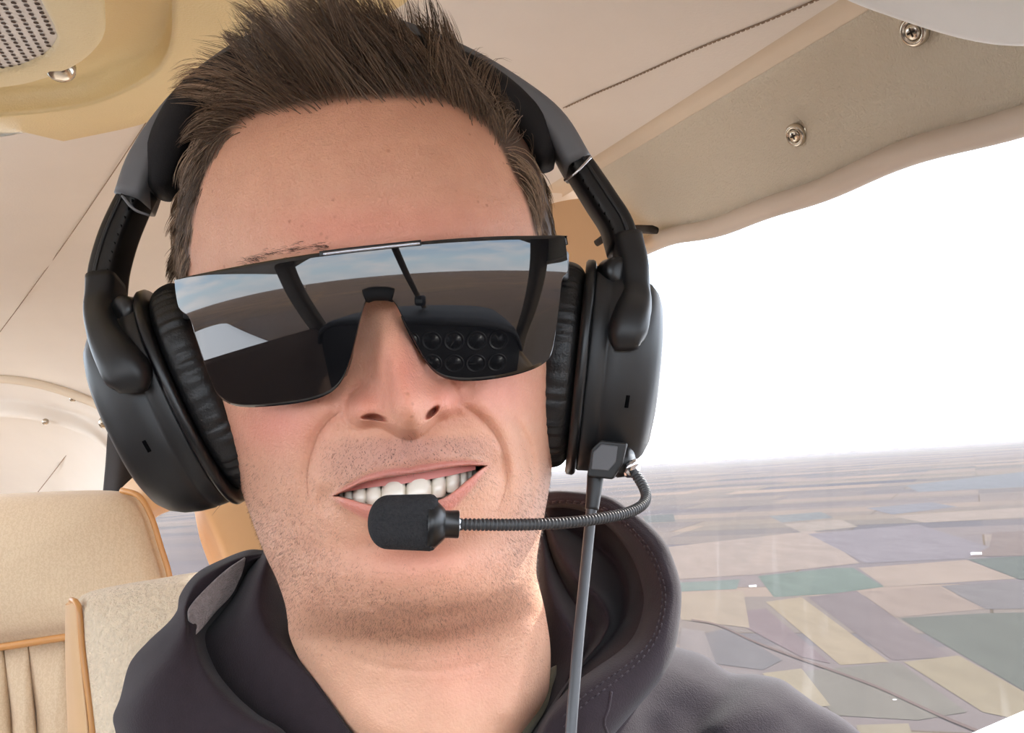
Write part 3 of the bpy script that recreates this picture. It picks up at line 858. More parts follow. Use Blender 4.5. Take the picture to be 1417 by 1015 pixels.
# capsule + foam
mb = MB(); p0, p1 = P(640, 726, 33.2), P(600, 725.5, 33.1); ad = p0 - p1; ad /= np.linalg.norm(ad)
lathe_mb(mb, p1, ad, [(-.002, .0084), (.0003, .0082), (.0022, .0064), (.0036, .0050), (.0038, .0045), (.0080, .0046), (.0083, .0043)], 28)
mb.build('capsule_holder', M_BLK2, HS)
mb = MB(); lathe_mb(mb, P(629, 726, 33.17), ad, [(-.0002, .0043), (.0004, .0042), (.0014, .0026), (.0022, .0021)], 24); mb.build('capsule_collar', M_CHROME, HS)
mb = MB(); fc = P(557, 723, 33.1); fx = ad; fz = -FW - fx * (-FW @ fx); fz /= np.linalg.norm(fz); fy = np.cross(fz, fx)
rings = []; L_ = .0226
for t in np.concatenate([.3 * (1 - np.cos(np.linspace(0, pi / 2, 12))), np.linspace(.35, 1, 14)]):
    xx = -L_ / 2 + L_ * t
    e = 1 if .30 < t < .90 else (sqrt(max(0, 1 - ((.30 - t) / .30) ** 2.2)) if t <= .30 else sqrt(max(0, 1 - ((t - .90) / .10) ** 2 * .30)))
    ry, rz = .0091 * max(e, .02) * (.93 + .09 * t), .0082 * max(e, .02)
    a = np.linspace(0, 2 * pi, 40, endpoint=False); nn = 2.5
    yy = np.sign(np.cos(a)) * np.abs(np.cos(a)) ** (2 / nn) * ry; z2 = np.sign(np.sin(a)) * np.abs(np.sin(a)) ** (2 / nn) * rz
    rings.append(fc + fx * xx + yy[:, None] * fy + z2[:, None] * fz)
mb.add(np.vstack(rings), [tuple(q) for q in quads(26, 40, True)] + [tuple(range(40))[::-1], tuple(25 * 40 + i for i in range(40))])
foam = mb.build('microphone_foam', M_FOAM, HS)
# cable with strain relief
mb = MB(); sp = cr([P(824, 658, 39.6), P(822, 680, 39.4), P(819, 706, 39.2)], 14); tube_mb(mb, sp, np.linspace(.0033, .0026, 14), 14); mb.build('strain_relief', M_BLK, HS)
mb = MB(); tube_mb(mb, cr([P(*q) for q in [(820, 690, 39.3), (815, 740, 39), (808, 810, 38.3), (801, 880, 37.5), (795, 950, 36.8), (790, 1015, 36.2), (786, 1080, 35.8), (790, 1200, 36)]], 60), .0021, 14); mb.build('cable', M_CABLE, HS)

# ================================================================== sunglasses
SG = empty('sunglasses', P(520, 400, 34))
tag(SG, 'black mirrored shield sunglasses reflecting the cockpit, worn on the face', 'sunglasses')
LR = .145; LC = P(521, 378, 34.0) * 0
# centre of the lens sphere
apx = P(548, 380, 33.75); LC = apx + FW * LR + 0 * RT


def lens_pt(x, y, off=0.0):
    """where the pixel ray meets the lens sphere (nearer hit)"""
    r = ray(x, y); r = r / np.linalg.norm(r); oc = CAM - LC; b = r @ oc; c = oc @ oc - (LR + off) ** 2
    return CAM + r * (-b - sqrt(max(0, b * b - c)))


top = [(247, 388), (262, 384), (300, 376), (350, 366.5), (400, 358), (446, 351), (500, 345), (560, 338.5), (583, 336), (620, 332.5), (660, 330), (700, 328.3), (740, 327.8), (770, 327.5), (778, 328)]
bot = [(247, 388), (250, 412), (255, 429), (268, 441), (276, 466), (286, 496), (297, 526), (303, 540), (310, 549), (322, 557), (340, 561), (366, 561), (400, 558), (430, 553), (452, 546), (466, 537), (477, 522), (484, 504), (491, 478), (497, 452), (502, 432), (507, 419), (515, 413.5), (528, 412), (540, 414), (548, 421), (556, 436), (567, 458), (579, 482), (592, 504), (604, 516), (618, 523), (640, 526), (670, 524.5), (700, 520), (725, 513.5), (745, 505), (757, 495), (762, 482), (767, 452), (771, 420), (774, 392), (777, 383), (782, 378), (781, 350), (778, 328)]
tb = cr(np.array(bot, float), 420)
# equal-count top samples keyed to the same x
tp = cr(np.array(top, float), 420)
# parametrise both edges by x-like progress
xb = np.maximum.accumulate(tb[:, 0] + np.linspace(0, .02, 420)); xt = tp[:, 0]
frac = (xb - xb[0]) / (xb[-1] - xb[0]); tq = np.stack([np.interp(xt[0] + frac * (778 - 247), xt, tp[:, k]) for k in (0, 1)], 1)
NL = 36; g = np.zeros((NL, 420, 3)); gb2 = np.zeros((NL, 420, 3))
for j in range(NL):
    t = j / (NL - 1)
    for i in range(420):
        x, y = tq[i] * (1 - t) + tb[i] * t
        g[j, i] = lens_pt(x, y)
N = NT('mirror_lens'); b = N.node('ShaderNodeBsdfPrincipled'); N.link(b.outputs[0], N.out.inputs[0])
b.inputs['Base Color'].default_value = (.006, .006, .007, 1); b.inputs['Roughness'].default_value = .015; b.inputs['IOR'].default_value = 1.68
b.inputs['Coat Weight'].default_value = 0
tc = N.node('ShaderNodeTexCoord').outputs['Object']
M_LENS = N.m
lens = mesh('lens', g.reshape(-1, 3), quads(NL, 420), M_LENS, SG)
lens['label'] = 'dark mirrored one-piece lens'
md = lens.modifiers.new('t', 'SOLIDIFY'); md.thickness = .0018; md.offset = -1
# check the outward side
M_FRAME = surf('gloss_black_frame', (14, 14, 16), .42, .03)
M_FRMET = surf('pale_metal_bar', (190, 192, 200), .25, .03, metal=.8)
mb = MB(); q = [lens_pt(x, y, .0006) for x, y in [(444, 352.5), (480, 348), (530, 342.5), (583, 337)]]
sweep_mb(mb, cr(q, 20), .0022, .0030, FW, .3, n=4); o = mb.build('brow_bar', M_FRAME, SG)
mb = MB(); q = [lens_pt(x, y, .0022) for x, y in [(448, 352), (480, 348), (530, 342.5), (581, 337)]]
sweep_mb(mb, cr(q, 20), .0010, .0010, FW, .4, n=4); mb.build('brow_bar_inlay', M_FRMET, o)
mb = MB(); sweep_mb(mb, cr([lens_pt(x, y, -.0004) for x, y in [(506, 410), (515, 407), (526, 406.5), (537, 407), (545, 409)]], 16), .0046, .0070, FW, .4, n=5); br = mb.build('nose_bridge', surf('matte_bridge_rubber', (10, 10, 12), .75, spec=.2), SG)
# nose pads behind the lens
for pts in ([(500, 440), (493, 468), (488, 496), (480, 520)], [(553, 436), (563, 458), (576, 482), (590, 502)]):
    mb = MB(); sweep_mb(mb, cr([lens_pt(x + (-6 if x < 530 else 6), y, -.0058) for x, y in pts], 14), .0022, .0050, FW, .4, n=5); mb.build('nose_pad', M_FRAME, br)
# rivets
for x, y in ((252, 391), (269, 397), (271, 424), (762, 367), (765, 460), (764, 466)):
    mb = MB(); p = lens_pt(x, y, -.0002); n = p - LC; lathe_mb(mb, p, n, [(-.0002, .0007), (.0003, .0007), (.0005, .0004)], 10); mb.build('rivet', M_FRMET, SG)
# temple arms run back to the ears
for pts, dd in ((((262, 408), (262, 424)), -1), (((776, 352), (774, 372)), 1)):
    s = lens_pt(*pts[0], -.002) * .5 + lens_pt(*pts[1], -.002) * .5
    e = P(262, 428, 43.5) if dd < 0 else P(771, 372, 43.5)
    s2 = s + FW * .010 + RT * .0015 * dd
    mb = MB(); sweep_mb(mb, cr([s + FW * .0005, s2, s2 * .5 + e * .5 + RT * .002 * dd, e], 20), .0028, .011, UP, .4, n=5); mb.build('temple_arm', M_FRAME, SG)
# ================================================================== hooded sweatshirt
M_HOOD = surf('sweatshirt_fleece', (46, 38, 42), .92, .10, 140, .45, 1300, .0007, spec=.15, sheen=.08)
M_LINE = surf('sweatshirt_lining', (58, 49, 54), .95, .16, 260, .6, 900, .0010, spec=.15, sheen=.1)
M_FUZZ = surf('lit_fleece_lining', (150, 138, 136), .95, .30, 420, .9, 1100, .0016, spec=.2, sheen=.3)  # lit copy of the lining: the light is put into its colour
M_TEE = surf('olive_tshirt', (96, 90, 72), .9, .08, 200, .3, 1500, .0005, sheen=.2)
HOODIE = empty('hoodie', P(560, 1000, 42)); HOODIE.parent = PERSON
HOODIE.location = Vector(P(560, 1000, 42)) - PERSON.location
A0 = [(372, 764, 49), (345, 762, 48.5), (305, 777, 48), (272, 795, 47.5), (249, 825, 47), (243, 852, 46.5), (205, 888, 46), (180, 918, 46), (166, 967, 45.5), (157, 990, 45), (160, 1010, 44), (175, 1080, 43)]
A0b = [(x + 14, y + 22, d + 3) for x, y, d in A0]
A1 = [(370, 764, 47.5), (335, 770, 46.5), (300, 785, 45.6), (270, 806, 44.9), (254, 838, 44.2), (250, 866, 43.4), (230, 905, 42.6), (208, 940, 42), (194, 980, 41.5), (198, 1010, 41), (220, 1080, 40.5)]
A2 = [(372, 766, 47), (337, 776, 46.3), (312, 792, 45.6), (282, 819, 44.8), (262, 846, 44.1), (262, 872, 43.3), (264, 905, 42.3), (268, 945, 41.4), (285, 985, 40.7), (308, 1018, 40.4), (350, 1080, 40)]
A3 = [(374, 768, 47), (345, 780, 46.8), (331, 797, 46.5), (318, 824, 46), (297, 848, 45.3), (273, 879, 43.6), (286, 924, 42.3), (312, 960, 41.4), (345, 990, 40.8), (381, 1013, 40.5), (430, 1080, 40.2)]
A4 = [(x + 16, y - 2, d + 3.2) for x, y, d in A3]
L1 = loft('hood', [A0b, A0, A1, A2, A3, A4], 80, 60, M_HOOD, HOODIE)
# fuzzy lining along the hood's edge, lit look put into its colour
loft('hood_lining_patch', [[(340, 773, 46.0), (314, 790, 45.3), (283, 818, 44.5), (262, 843, 43.85), (262, 858, 43.55)], [(338, 784, 46.3), (322, 806, 45.7), (303, 830, 45.0), (281, 856, 44.2), (270, 868, 43.7)], [(334, 797, 46.2), (321, 823, 45.75), (299, 847, 45.05), (280, 870, 44.0), (272, 878, 43.4)]], 50, 20, M_FUZZ, HOODIE, .0008)['label'] = 'fuzzy lining at the edge of the hood, coloured as lit'
B0 = [(372, 752, 49), (352, 776, 49), (335, 800, 48.6), (318, 828, 48), (298, 852, 47.4), (278, 882, 45.8), (290, 925, 44.5), (316, 960, 43.6), (348, 990, 42.9), (384, 1013, 42.4), (440, 1080, 41.8)]
B1 = [(376, 747, 46.8), (360, 775, 46.2), (345, 805, 45.6), (332, 840, 44.9), (322, 880, 44.0), (330, 920, 43.2), (352, 960, 42.5), (388, 1000, 41.9), (430, 1040, 41.4), (480, 1090, 40.8)]
B2 = [(377, 746, 45.8), (371, 775, 45.0), (361, 810, 44.2), (358, 845, 43.4), (368, 878, 42.8), (390, 908, 42.2), (420, 945, 41.6), (455, 990, 41.0), (495, 1040, 40.4), (530, 1090, 40)]
B3 = [(379, 748, 46.8), (386, 780, 46.6), (392, 820, 46), (396, 860, 45), (402, 896, 43.2), (418, 920, 42.2), (440, 948, 41.6), (484, 1013, 40.6), (520, 1060, 40.1), (560, 1110, 39.7)]
B4 = [(x + 5, y + 1, d + 1.0) for x, y, d in B3]
loft('hood_collar', [B0, B1, B2, B3, B4], 80, 50, M_HOOD, HOODIE)

R0 = [(738, 690, 50.5), (756, 681, 50.3), (788, 680, 49.5), (841, 687, 48.5), (872, 706, 47.5), (899, 727, 46.5), (921, 752, 45.5), (937, 790, 44.5), (943, 822, 43.7), (939, 872, 42.5), (931, 907, 41.7), (912, 942, 40.8), (869, 992, 39.6), (845, 1020, 39), (800, 1080, 38.2)]
R0b = [(x - 10 if y > 700 else x, y + 10, d + 3.2) for x, y, d in R0]
R1 = [(742, 694, 49.7), (788, 688, 48.7), (838, 696, 47.6), (868, 715, 46.6), (893, 737, 45.5), (914, 764, 44.4), (928, 796, 43.4), (933, 825, 42.6), (928, 868, 41.4), (918, 898, 40.6), (896, 930, 39.7), (856, 970, 38.6), (818, 1000, 37.8), (770, 1060, 37.2)]
R2 = [(745, 700, 49.6), (786, 697, 48.8), (830, 706, 47.6), (857, 723, 46.7), (880, 745, 45.6), (898, 771, 44.6), (909, 800, 43.6), (914, 828, 42.8), (908, 863, 41.6), (895, 889, 40.8), (870, 914, 40), (832, 940, 39.1), (797, 966, 38.3), (765, 1000, 37.7), (735, 1060, 37.2)]
R3 = [(746, 703, 50), (786, 701, 49.6), (824, 711, 48.6), (848, 729, 47.9), (868, 752, 47), (883, 778, 46), (892, 804, 45), (896, 828, 44.3), (890, 860, 43.2), (878, 884, 42.3), (855, 905, 41.4), (822, 928, 40.5), (788, 955, 39.6), (758, 992, 38.8), (728, 1055, 38)]
R4 = [(x - 5, y + 2, d + 2.2) for x, y, d in R3]
RIM = loft('hood_rim', [R0b, R0, R1, R2, R3, R4], 90, 64, M_HOOD, HOODIE)
def rimtree():
    off = np.array(HOODIE.location) + np.array(PERSON.location)
    return BVHTree.FromPolygons([tuple(np.array(v.co) + off) for v in RIM.data.vertices], [tuple(p.vertices) for p in RIM.data.polygons])


RT_ = rimtree()


def hit_rim(x, y):
    p, n, i, d = RT_.ray_cast(Vector(CAM), Vector(ray(x, y)).normalized())
    if p is None: return None, None
    n = np.array(n); return np.array(p), (n if n @ ray(x, y) < 0 else -n)


# double row of stitching along the rim, laid on its surface
for t_ in (.62, .86):
    q = cr(np.array([(x1 * (1 - t_) + x2 * t_, y1 * (1 - t_) + y2 * t_) for (x1, y1, _), (x2, y2, _) in zip(R1, R2)]), 150); ps = []
    for x, y in q[6:146]:
        hp, hn = hit_rim(x, y)
        if hp is not None: ps.append(hp + hn * .0001)
    mb = MB(); ps = np.array(ps)
    for i in range(0, len(ps) - 3, 3): tube_mb(mb, ps[i:i + 3], .00032, 5)
    mb.build('rim_stitching', M_LINE, HOODIE)
q = cr(np.array([(846, 958), (842, 980), (836, 1000), (842, 1018)], float), 14); ps = [hit_rim(x, y)[0] for x, y in q]; ps = [p for p in ps if p is not None]
if len(ps) > 4: mb = MB(); tube_mb(mb, ps, .0006, 6); mb.build('rim_seam', M_LINE, HOODIE)
S1 = [(758, 718, 52.5), (800, 742, 52), (842, 775, 51), (862, 812, 49.6), (864, 850, 48), (850, 880, 46.2), (828, 905, 44.5), (800, 930, 43), (775, 970, 41.4), (742, 1030, 40.3)]
S2 = [(752, 708, 51), (776, 760, 48), (800, 800, 46.4), (828, 828, 46), (842, 856, 45.8), (832, 885, 44.8), (812, 910, 43.5), (790, 940, 42), (765, 980, 40.8), (733, 1035, 40)]
S3 = [(748, 706, 51.5), (751, 720, 51), (766, 778, 49.3), (788, 822, 48.3), (808, 852, 47.6), (816, 880, 46.4), (806, 910, 44.9), (790, 935, 43.6), (770, 965, 42.3), (748, 1000, 41.3), (718, 1045, 40.4)]
S4 = [(742, 704, 51.5), (750, 745, 49), (758, 805, 46.5), (772, 845, 45.0), (790, 878, 44.4), (794, 908, 43.8), (784, 942, 42.8), (764, 985, 41.5), (740, 1020, 40.6), (710, 1058, 39.8)]
S5 = [(728, 704, 51.5), (734, 745, 49.8), (738, 800, 49), (744, 850, 48), (750, 900, 46.6), (752, 940, 45.2), (746, 975, 43.4), (728, 1015, 42), (705, 1060, 40.2), (680, 1100, 39.6)]
loft('hood_inside', [R4, S1, S2, S3, S4, S5], 80, 70, M_HOOD, HOODIE)
W0 = [(890, 875, 50.5), (931, 894, 50), (975, 908, 50), (1010, 931, 49.5), (1046, 934, 49), (1081, 941, 48.5), (1106, 958, 48), (1127, 973, 48), (1159, 991, 48), (1187, 1013, 48), (1230, 1060, 48), (1260, 1150, 48)]
W0b = [(x - 8, y + 12, d + 5) for x, y, d in W0]
W1 = [(885, 905, 46), (925, 920, 46.4), (966, 938, 46.6), (1000, 956, 46.6), (1040, 960, 45.8), (1072, 978, 45.2), (1096, 1000, 45.2), (1136, 1040, 45.2), (1170, 1100, 45), (1200, 1200, 45)]
W2 = [(862, 950, 43), (898, 972, 43.6), (934, 985, 44.4), (966, 1003, 44.4), (1003, 1008, 43.3), (1040, 1040, 42.8), (1080, 1090, 42.6), (1120, 1160, 42.4), (1150, 1250, 42)]
W3 = [(838, 990, 41.4), (868, 1006, 41.6), (900, 1030, 42.6), (945, 1055, 42.4), (1000, 1090, 41.4), (1050, 1150, 41), (1080, 1250, 40.8), (1100, 1350, 40.6)]
W4 = [(790, 1060, 39), (830, 1090, 39), (880, 1130, 39.6), (920, 1180, 39.6), (980, 1260, 39.4), (1020, 1360, 39.4), (1050, 1480, 39.4)]
loft('shoulder', [W0b, W0, W1, W2, W3, W4], 80, 60, M_HOOD, HOODIE)
# torso below the frame
g = []
for a, v, hw, hd in ((.50, -.225, .10, .07), (.49, -.25, .16, .09), (.48, -.29, .205, .105), (.47, -.36, .215, .115), (.455, -.46, .205, .125), (.45, -.58, .19, .13), (.45, -.70, .18, .13), (.45, -.71, .02, .02)):
    th_ = np.linspace(0, 2 * pi, 64, endpoint=False)
    g.append(np.array([AF(a - hd * sin(t) * (1 if sin(t) > 0 else .6), .075 + hw * np.sign(cos(t)) * abs(cos(t)) ** .8, v) for t in th_]))
mesh('sweatshirt_torso', np.vstack(g), quads(len(g), 64, True), M_HOOD, HOODIE)
# collar of the shirt underneath
loft('tshirt_collar', [[(772, 915, 45), (765, 945, 43.7), (757, 975, 42.3), (734, 1012, 41.1), (700, 1060, 40)], [(766, 925, 44.4), (757, 955, 43.1), (748, 982, 41.9), (720, 1020, 40.6), (690, 1060, 39.6)], [(754, 935, 44.2), (742, 963, 42.6), (730, 990, 41.5), (700, 1024, 40.3), (674, 1062, 39.4)]], 40, 14, M_TEE, PERSON, .001)['label'] = 'olive shirt collar at the neck'
# ================================================================== aircraft cabin (the setting)
M_LINER = surf('headliner_vinyl', (228, 221, 212), .6, .035, 9, .25, 420, .0008)
M_CREAM = surf('cream_plastic', (226, 207, 162), .40, .03, 12, .8, 600, .0010)
M_PANEL = surf('textured_trim_plastic', (208, 200, 182), .45, .03, 14, 1.0, 620, .0016)
M_STRIP = surf('beige_trim_vinyl', (214, 199, 178), .55, .03, 14, .15, 500, .0004)
M_TAN = surf('tan_plastic', (206, 168, 126), .38, .04, 10, .1, 300, .0004)
M_SEAM = surf('seam_thread', (150, 130, 110), .8)
M_STEEL = surf('screw_steel', (200, 192, 178), .22, .04, 200, metal=1)
M_DARK = surf('dark_recess', (40, 34, 28), .8)

PROF = [(-.812, .150), (-.79, .168), (-.72, .195), (-.56, .222), (-.40, .238), (-.20, .244), (.0, .240), (.12, .230), (.20, .219), (.26, .207), (.295, .198), (.318, .192)]
prof = cr(np.array(PROF), 60)


def ext(name, pr, a0, a1, na, material, kind='structure', wave=None, parent=None):
    aa = np.linspace(a0, a1, na); v = []
    for a in aa:
        for l, h in pr: v.append(AF(a, l, h + (wave(a) if wave else 0)))
    return mesh(name, np.array(v), quads(na, len(pr)), material, parent, True, kind)


CEIL = ext('ceiling', prof, -.16, 1.25, 60, M_LINER)


def on_ceil(x, y, lift=.0015):
    r = ray(x, y); lo = None
    for a in np.linspace(.15, 1.2, 800):
        q = r * (a / (r @ AX)); l, v = q @ LX, q @ VX
        if v > np.interp(l, prof[:, 0], prof[:, 1]) - lift: return CAM + q
    return CAM + q


# stitched seam along the headliner: a row of thread dashes in a shallow line
sp = np.array([on_ceil(x, y) for x, y in zip(np.linspace(1150, 745, 60), interp([745, 780, 880, 960, 1060, 1150], [168, 150, 106, 70, 30, -8], np.linspace(1150, 745, 60)))])
sp = cr(sp[::6], 400)
mb = MB()
for i in range(0, 396, 6): tube_mb(mb, sp[i:i + 4], .0006, 5)
tube_mb(mb, sp + VX * .0004, .0004, 5)
mb.build('stitch_line', M_SEAM, CEIL)
for pts in ([(210, 160), (160, 232), (100, 320), (50, 393), (-10, 480)],):
    pass
# trim strip and window surround panel on the pilot's side (image right)
strip = cr(np.array([(.314, .194), (.322, .1935), (.329, .1915), (.334, .1885), (.3365, .1865), (.3372, .1835)]), 16)
ext('trim_1', strip, -.16, 1.25, 40, M_STRIP)
strip2 = cr(np.array([(.292, .1985), (.299, .1945), (.306, .1935), (.313, .1945)]), 8)
pan = cr(np.array([(.335, .1870), (.341, .1745), (.3485, .155), (.354, .135), (.3575, .118), (.359, .112)]), 24)
PAN = ext('trim_2', pan, -.16, .885, 60, M_PANEL)
gas = np.array([(.3585 + .0085 * cos(t), .1085 + .0075 * sin(t)) for t in np.linspace(0, 2 * pi, 17)])
GASK = ext('trim_3', gas, -.16, .90, 90, surf('window_gasket', (196, 183, 168), .6, .03, 14, .1, 400, .0004), wave=lambda a: .0022 * sin(a * 17) + .0012 * sin(a * 41 + 1))


def screw(x, y, l, r, parent, name='screw'):
    rr = ray(x, y); a = l / (rr @ LX); c = CAM + rr * a
    n = -LX * .90 - VX * .42 - AX * .25; n /= np.linalg.norm(n); mb = MB()
    lathe_mb(mb, c + n * .0004, n, [(-.002, r), (.0004, r), (.0016, r * .86), (.0017, r * .66), (.0006, r * .60)], 24)
    o = mb.build(name, M_STEEL, parent); mb = MB()
    lathe_mb(mb, c + n * .0004, n, [(-.001, r * .58), (.0014, r * .55), (.0022, r * .42), (.0024, r * .1)], 20); h = mb.build('screw_head', M_STEEL, o)
    mb = MB(); u = np.cross(n, AX); u /= np.linalg.norm(u); w_ = np.cross(n, u)
    for q1, q2 in ((u, w_), (w_, u)): box_mb(mb, c + n * .0027, q1, q2, n, r * .6, r * .13, .0003, .1)
    mb.build('cross_slot', M_DARK, o)


screw(1101, 187, .3485, .0075, PAN); screw(1265, 43, .3390, .0080, PAN)

# side window pane (structure), slightly dusty acrylic
N = NT('side_window_acrylic')
tr = N.node('ShaderNodeBsdfTransparent'); tr.inputs[0].default_value = (.97, .98, 1, 1)
df = N.node('ShaderNodeBsdfTranslucent'); df.inputs[0].default_value = (.95, .95, 1, 1)
gl = N.node('ShaderNodeBsdfGlossy'); gl.inputs['Roughness'].default_value = .03
tc = N.node('ShaderNodeTexCoord').outputs['Object']
mp = N.node('ShaderNodeMapping'); mp.inputs['Scale'].default_value = (1, 1, .25); mp.inputs['Rotation'].default_value = (.2, .1, .3); N.link(tc, mp.inputs[0])
scr = ramp(N, noise(N, 34, 3, .7, mp.outputs[0]), [(.62, 0.0), (.80, .04)])
specks = N.node('ShaderNodeTexVoronoi'); specks.inputs['Scale'].default_value = 60; N.link(tc, specks.inputs['Vector'])
sk = ramp(N, specks.outputs['Distance'], [(0, .4), (.022, .3), (.034, 0.0)])
gate = ramp(N, noise(N, 20, 3, .6, tc), [(.62, 0.0), (.74, 1.0)])
mm = N.node('ShaderNodeMath', operation='MULTIPLY'); N.link(sk, mm.inputs[0]); N.link(gate, mm.inputs[1])
ad = N.node('ShaderNodeMath', operation='ADD'); N.link(scr, ad.inputs[0]); N.link(mm.outputs[0], ad.inputs[1])
ad2 = N.node('ShaderNodeMath', operation='ADD'); N.link(ad.outputs[0], ad2.inputs[0]); ad2.inputs[1].default_value = .012
ms = N.node('ShaderNodeMixShader'); N.link(ad2.outputs[0], ms.inputs[0]); N.link(tr.outputs[0], ms.inputs[1]); N.link(df.outputs[0], ms.inputs[2])
ms2 = N.node('ShaderNodeMixShader'); ms2.inputs[0].default_value = .012; N.link(ms.outputs[0], ms2.inputs[1]); N.link(gl.outputs[0], ms2.inputs[2]); N.link(ms2.outputs[0], N.out.inputs[0])
M_PANE = N.m
pane = cr(np.array([(.359, .110), (.372, .02), (.380, -.10), (.378, -.22), (.372, -.30)]), 20)
PANE = ext('window_1', pane, -.30, 1.3, 24, M_PANE)
# wall below the windows, floor
low_r = [(.372, -.30), (.345, -.31), (.34, -.40), (.345, -.62), (.34, -.90)]
ext('wall_right', low_r, -.75, 1.3, 8, M_TAN)
mesh('floor', [AF(-.9, -.85, -.9), AF(1.9, -.85, -.9), AF(1.9, .40, -.9), AF(-.9, .40, -.9)], [(0, 1, 2, 3)], surf('cabin_carpet', (190, 180, 168), .95, .1, 60), None, False, 'structure')

# pillar and rear wall on the pilot's side, with the rear window
hole = [(200, 724), (214, 709), (236, 698), (258, 688), (270, 692), (280, 710), (292, 738), (305, 772), (316, 812), (298, 850), (240, 856), (196, 812), (186, 764)]
outer = [(140, 715), (172, 672), (215, 640), (272, 618), (345, 628), (392, 660), (425, 720), (440, 790), (440, 870), (370, 960), (240, 980), (150, 900), (120, 800)]
h_ = cr(np.array(hole, float), 96, True); o_ = cr(np.array(outer, float), 96, True)
rows = []
for s, dd in ((-.14, 150), (-.05, 147), (0, 145), (.03, 143.5), (.10, 142.5), (.35, 141), (.7, 141.5), (1.0, 143)):
    q = h_ * (1 - s) + o_ * s; rows.append(PN(q[:, 0], q[:, 1], np.full(96, dd)))
mesh('trim_4', np.vstack(rows), quads(len(rows), 96, True), M_TAN, None, True, 'structure')
mesh('window_2', np.vstack([PN(h_[:, 0], h_[:, 1], np.full(96, 148.0)).mean(0)[None], PN(h_[:, 0], h_[:, 1], np.full(96, 148.0))]), [(0, 1 + i, 1 + (i + 1) % 96) for i in range(96)], M_PANE, None, True, 'structure')
loft('wall_rear_side', [[(892, 335, 86), (884, 352, 86), (800, 420, 92), (755, 560, 97), (735, 720, 100), (720, 1000, 102)], [(846, 285, 92), (832, 350, 93), (765, 430, 97), (725, 560, 101), (700, 720, 104), (690, 1000, 106)], [(792, 276, 99), (772, 350, 101), (690, 480, 108), (655, 600, 113), (620, 720, 118), (600, 1000, 120)], [(700, 300, 110), (680, 350, 112), (540, 500, 132), (420, 690, 142), (400, 900, 142)]], 40, 30, M_TAN, None, kind='structure')['kind'] = 'structure'
# solid dark strip painted for the shade in the gap above the pillar
mb = MB(); sweep_mb(mb, cr([P(*q) for q in [(827, 336, 90), (842, 326, 89), (870, 318, 86), (905, 318, 83)]], 14), .006, .010, FW, .4, n=4); mb.build('gap_shade', M_DARK, kind='structure')

# rear headliner sloping down to the arch behind the back seat
C0 = [(-260, 225, 84), (0, 190, 84), (120, 165, 86), (200, 145, 88), (300, 110, 91), (420, 40, 95), (560, 0, 98), (760, 120, 100), (860, 240, 92)]
C1 = [(-260, 320, 103), (0, 300, 104), (120, 285, 106), (220, 270, 108), (320, 250, 111), (440, 210, 115), (560, 200, 117), (700, 260, 112), (800, 320, 106)]
C2 = [(-260, 420, 126), (0, 412, 127), (120, 408, 129), (220, 405, 130), (320, 400, 132), (440, 390, 135), (540, 400, 135), (640, 440, 130), (720, 480, 122)]
C3 = [(-260, 515, 155), (0, 524, 155), (51, 531, 155), (101, 546, 155), (147, 567, 154), (190, 600, 152), (240, 640, 150), (330, 680, 148), (420, 720, 146)]
loft('ceiling_rear', [C0, C1, C2, C3], 70, 60, M_LINER)['kind'] = 'structure'
seam = []
g = loft_pts([[P(*q) for q in c] for c in (C0, C1, C2, C3)], 140, 160).reshape(-1, 3)
rl = g - CAM; zz_ = rl @ FW; gx, gy = CX + F_PX * (rl @ RT) / zz_, CY - F_PX * (rl @ UP) / zz_
for t in np.linspace(0, 1, 40):
    x, y = 215 - 235 * t, 150 + 335 * t + 8 * sin(t * 3)
    k = np.argmin((gx - x) ** 2 + (gy - y) ** 2); r_ = ray(x, y); seam.append(CAM + r_ * (zz_[k] - .0025))
mb = MB(); tube_mb(mb, cr(np.array(seam)[::4], 60), .0005, 6); mb.build('trim_6', M_SEAM, kind='structure')
mb = MB(); tube_mb(mb, cr([P(x, y, d - .8) for x, y, d in C3[:7]], 60), .007, 10); mb.build('trim_7', M_STRIP, kind='structure')
C4 = [(-260, 545, 157), (0, 553, 157), (51, 558, 157), (101, 571, 157), (137, 589, 156), (170, 616, 155), (205, 655, 153), (240, 690, 150)]
C5 = [(-260, 570, 156), (0, 577, 156), (51, 582, 156), (101, 596, 156), (133, 612, 155), (160, 640, 154), (178, 680, 152), (190, 720, 150)]
C6 = [(-260, 582, 162), (0, 588, 162), (51, 593, 162), (99, 606, 162), (129, 622, 161), (155, 650, 159), (172, 690, 156), (182, 730, 154)]
C7 = [(-260, 700, 195), (0, 700, 195), (45, 705, 195), (88, 715, 193), (115, 725, 190), (140, 735, 180), (160, 745, 170), (172, 760, 160)]
loft('wall_back', [C3, C4, C5, C6, C7], 70, 60, M_LINER)['kind'] = 'structure'
mb = MB(); tube_mb(mb, cr([P(105, 612, 163.5), P(80, 646, 172), P(52, 682, 182)], 20), .0008, 6); mb.build('trim_8', M_SEAM, kind='structure')
for x, y, d in ((101, 552, 154.5), (63, 584, 154.8)):
    mb = MB(); n = CAM - P(x, y, d); n /= np.linalg.norm(n); lathe_mb(mb, P(x, y, d), n, [(-.003, .005), (.0008, .005), (.0014, .003)], 16); mb.build('trim_9', M_STEEL, kind='structure')

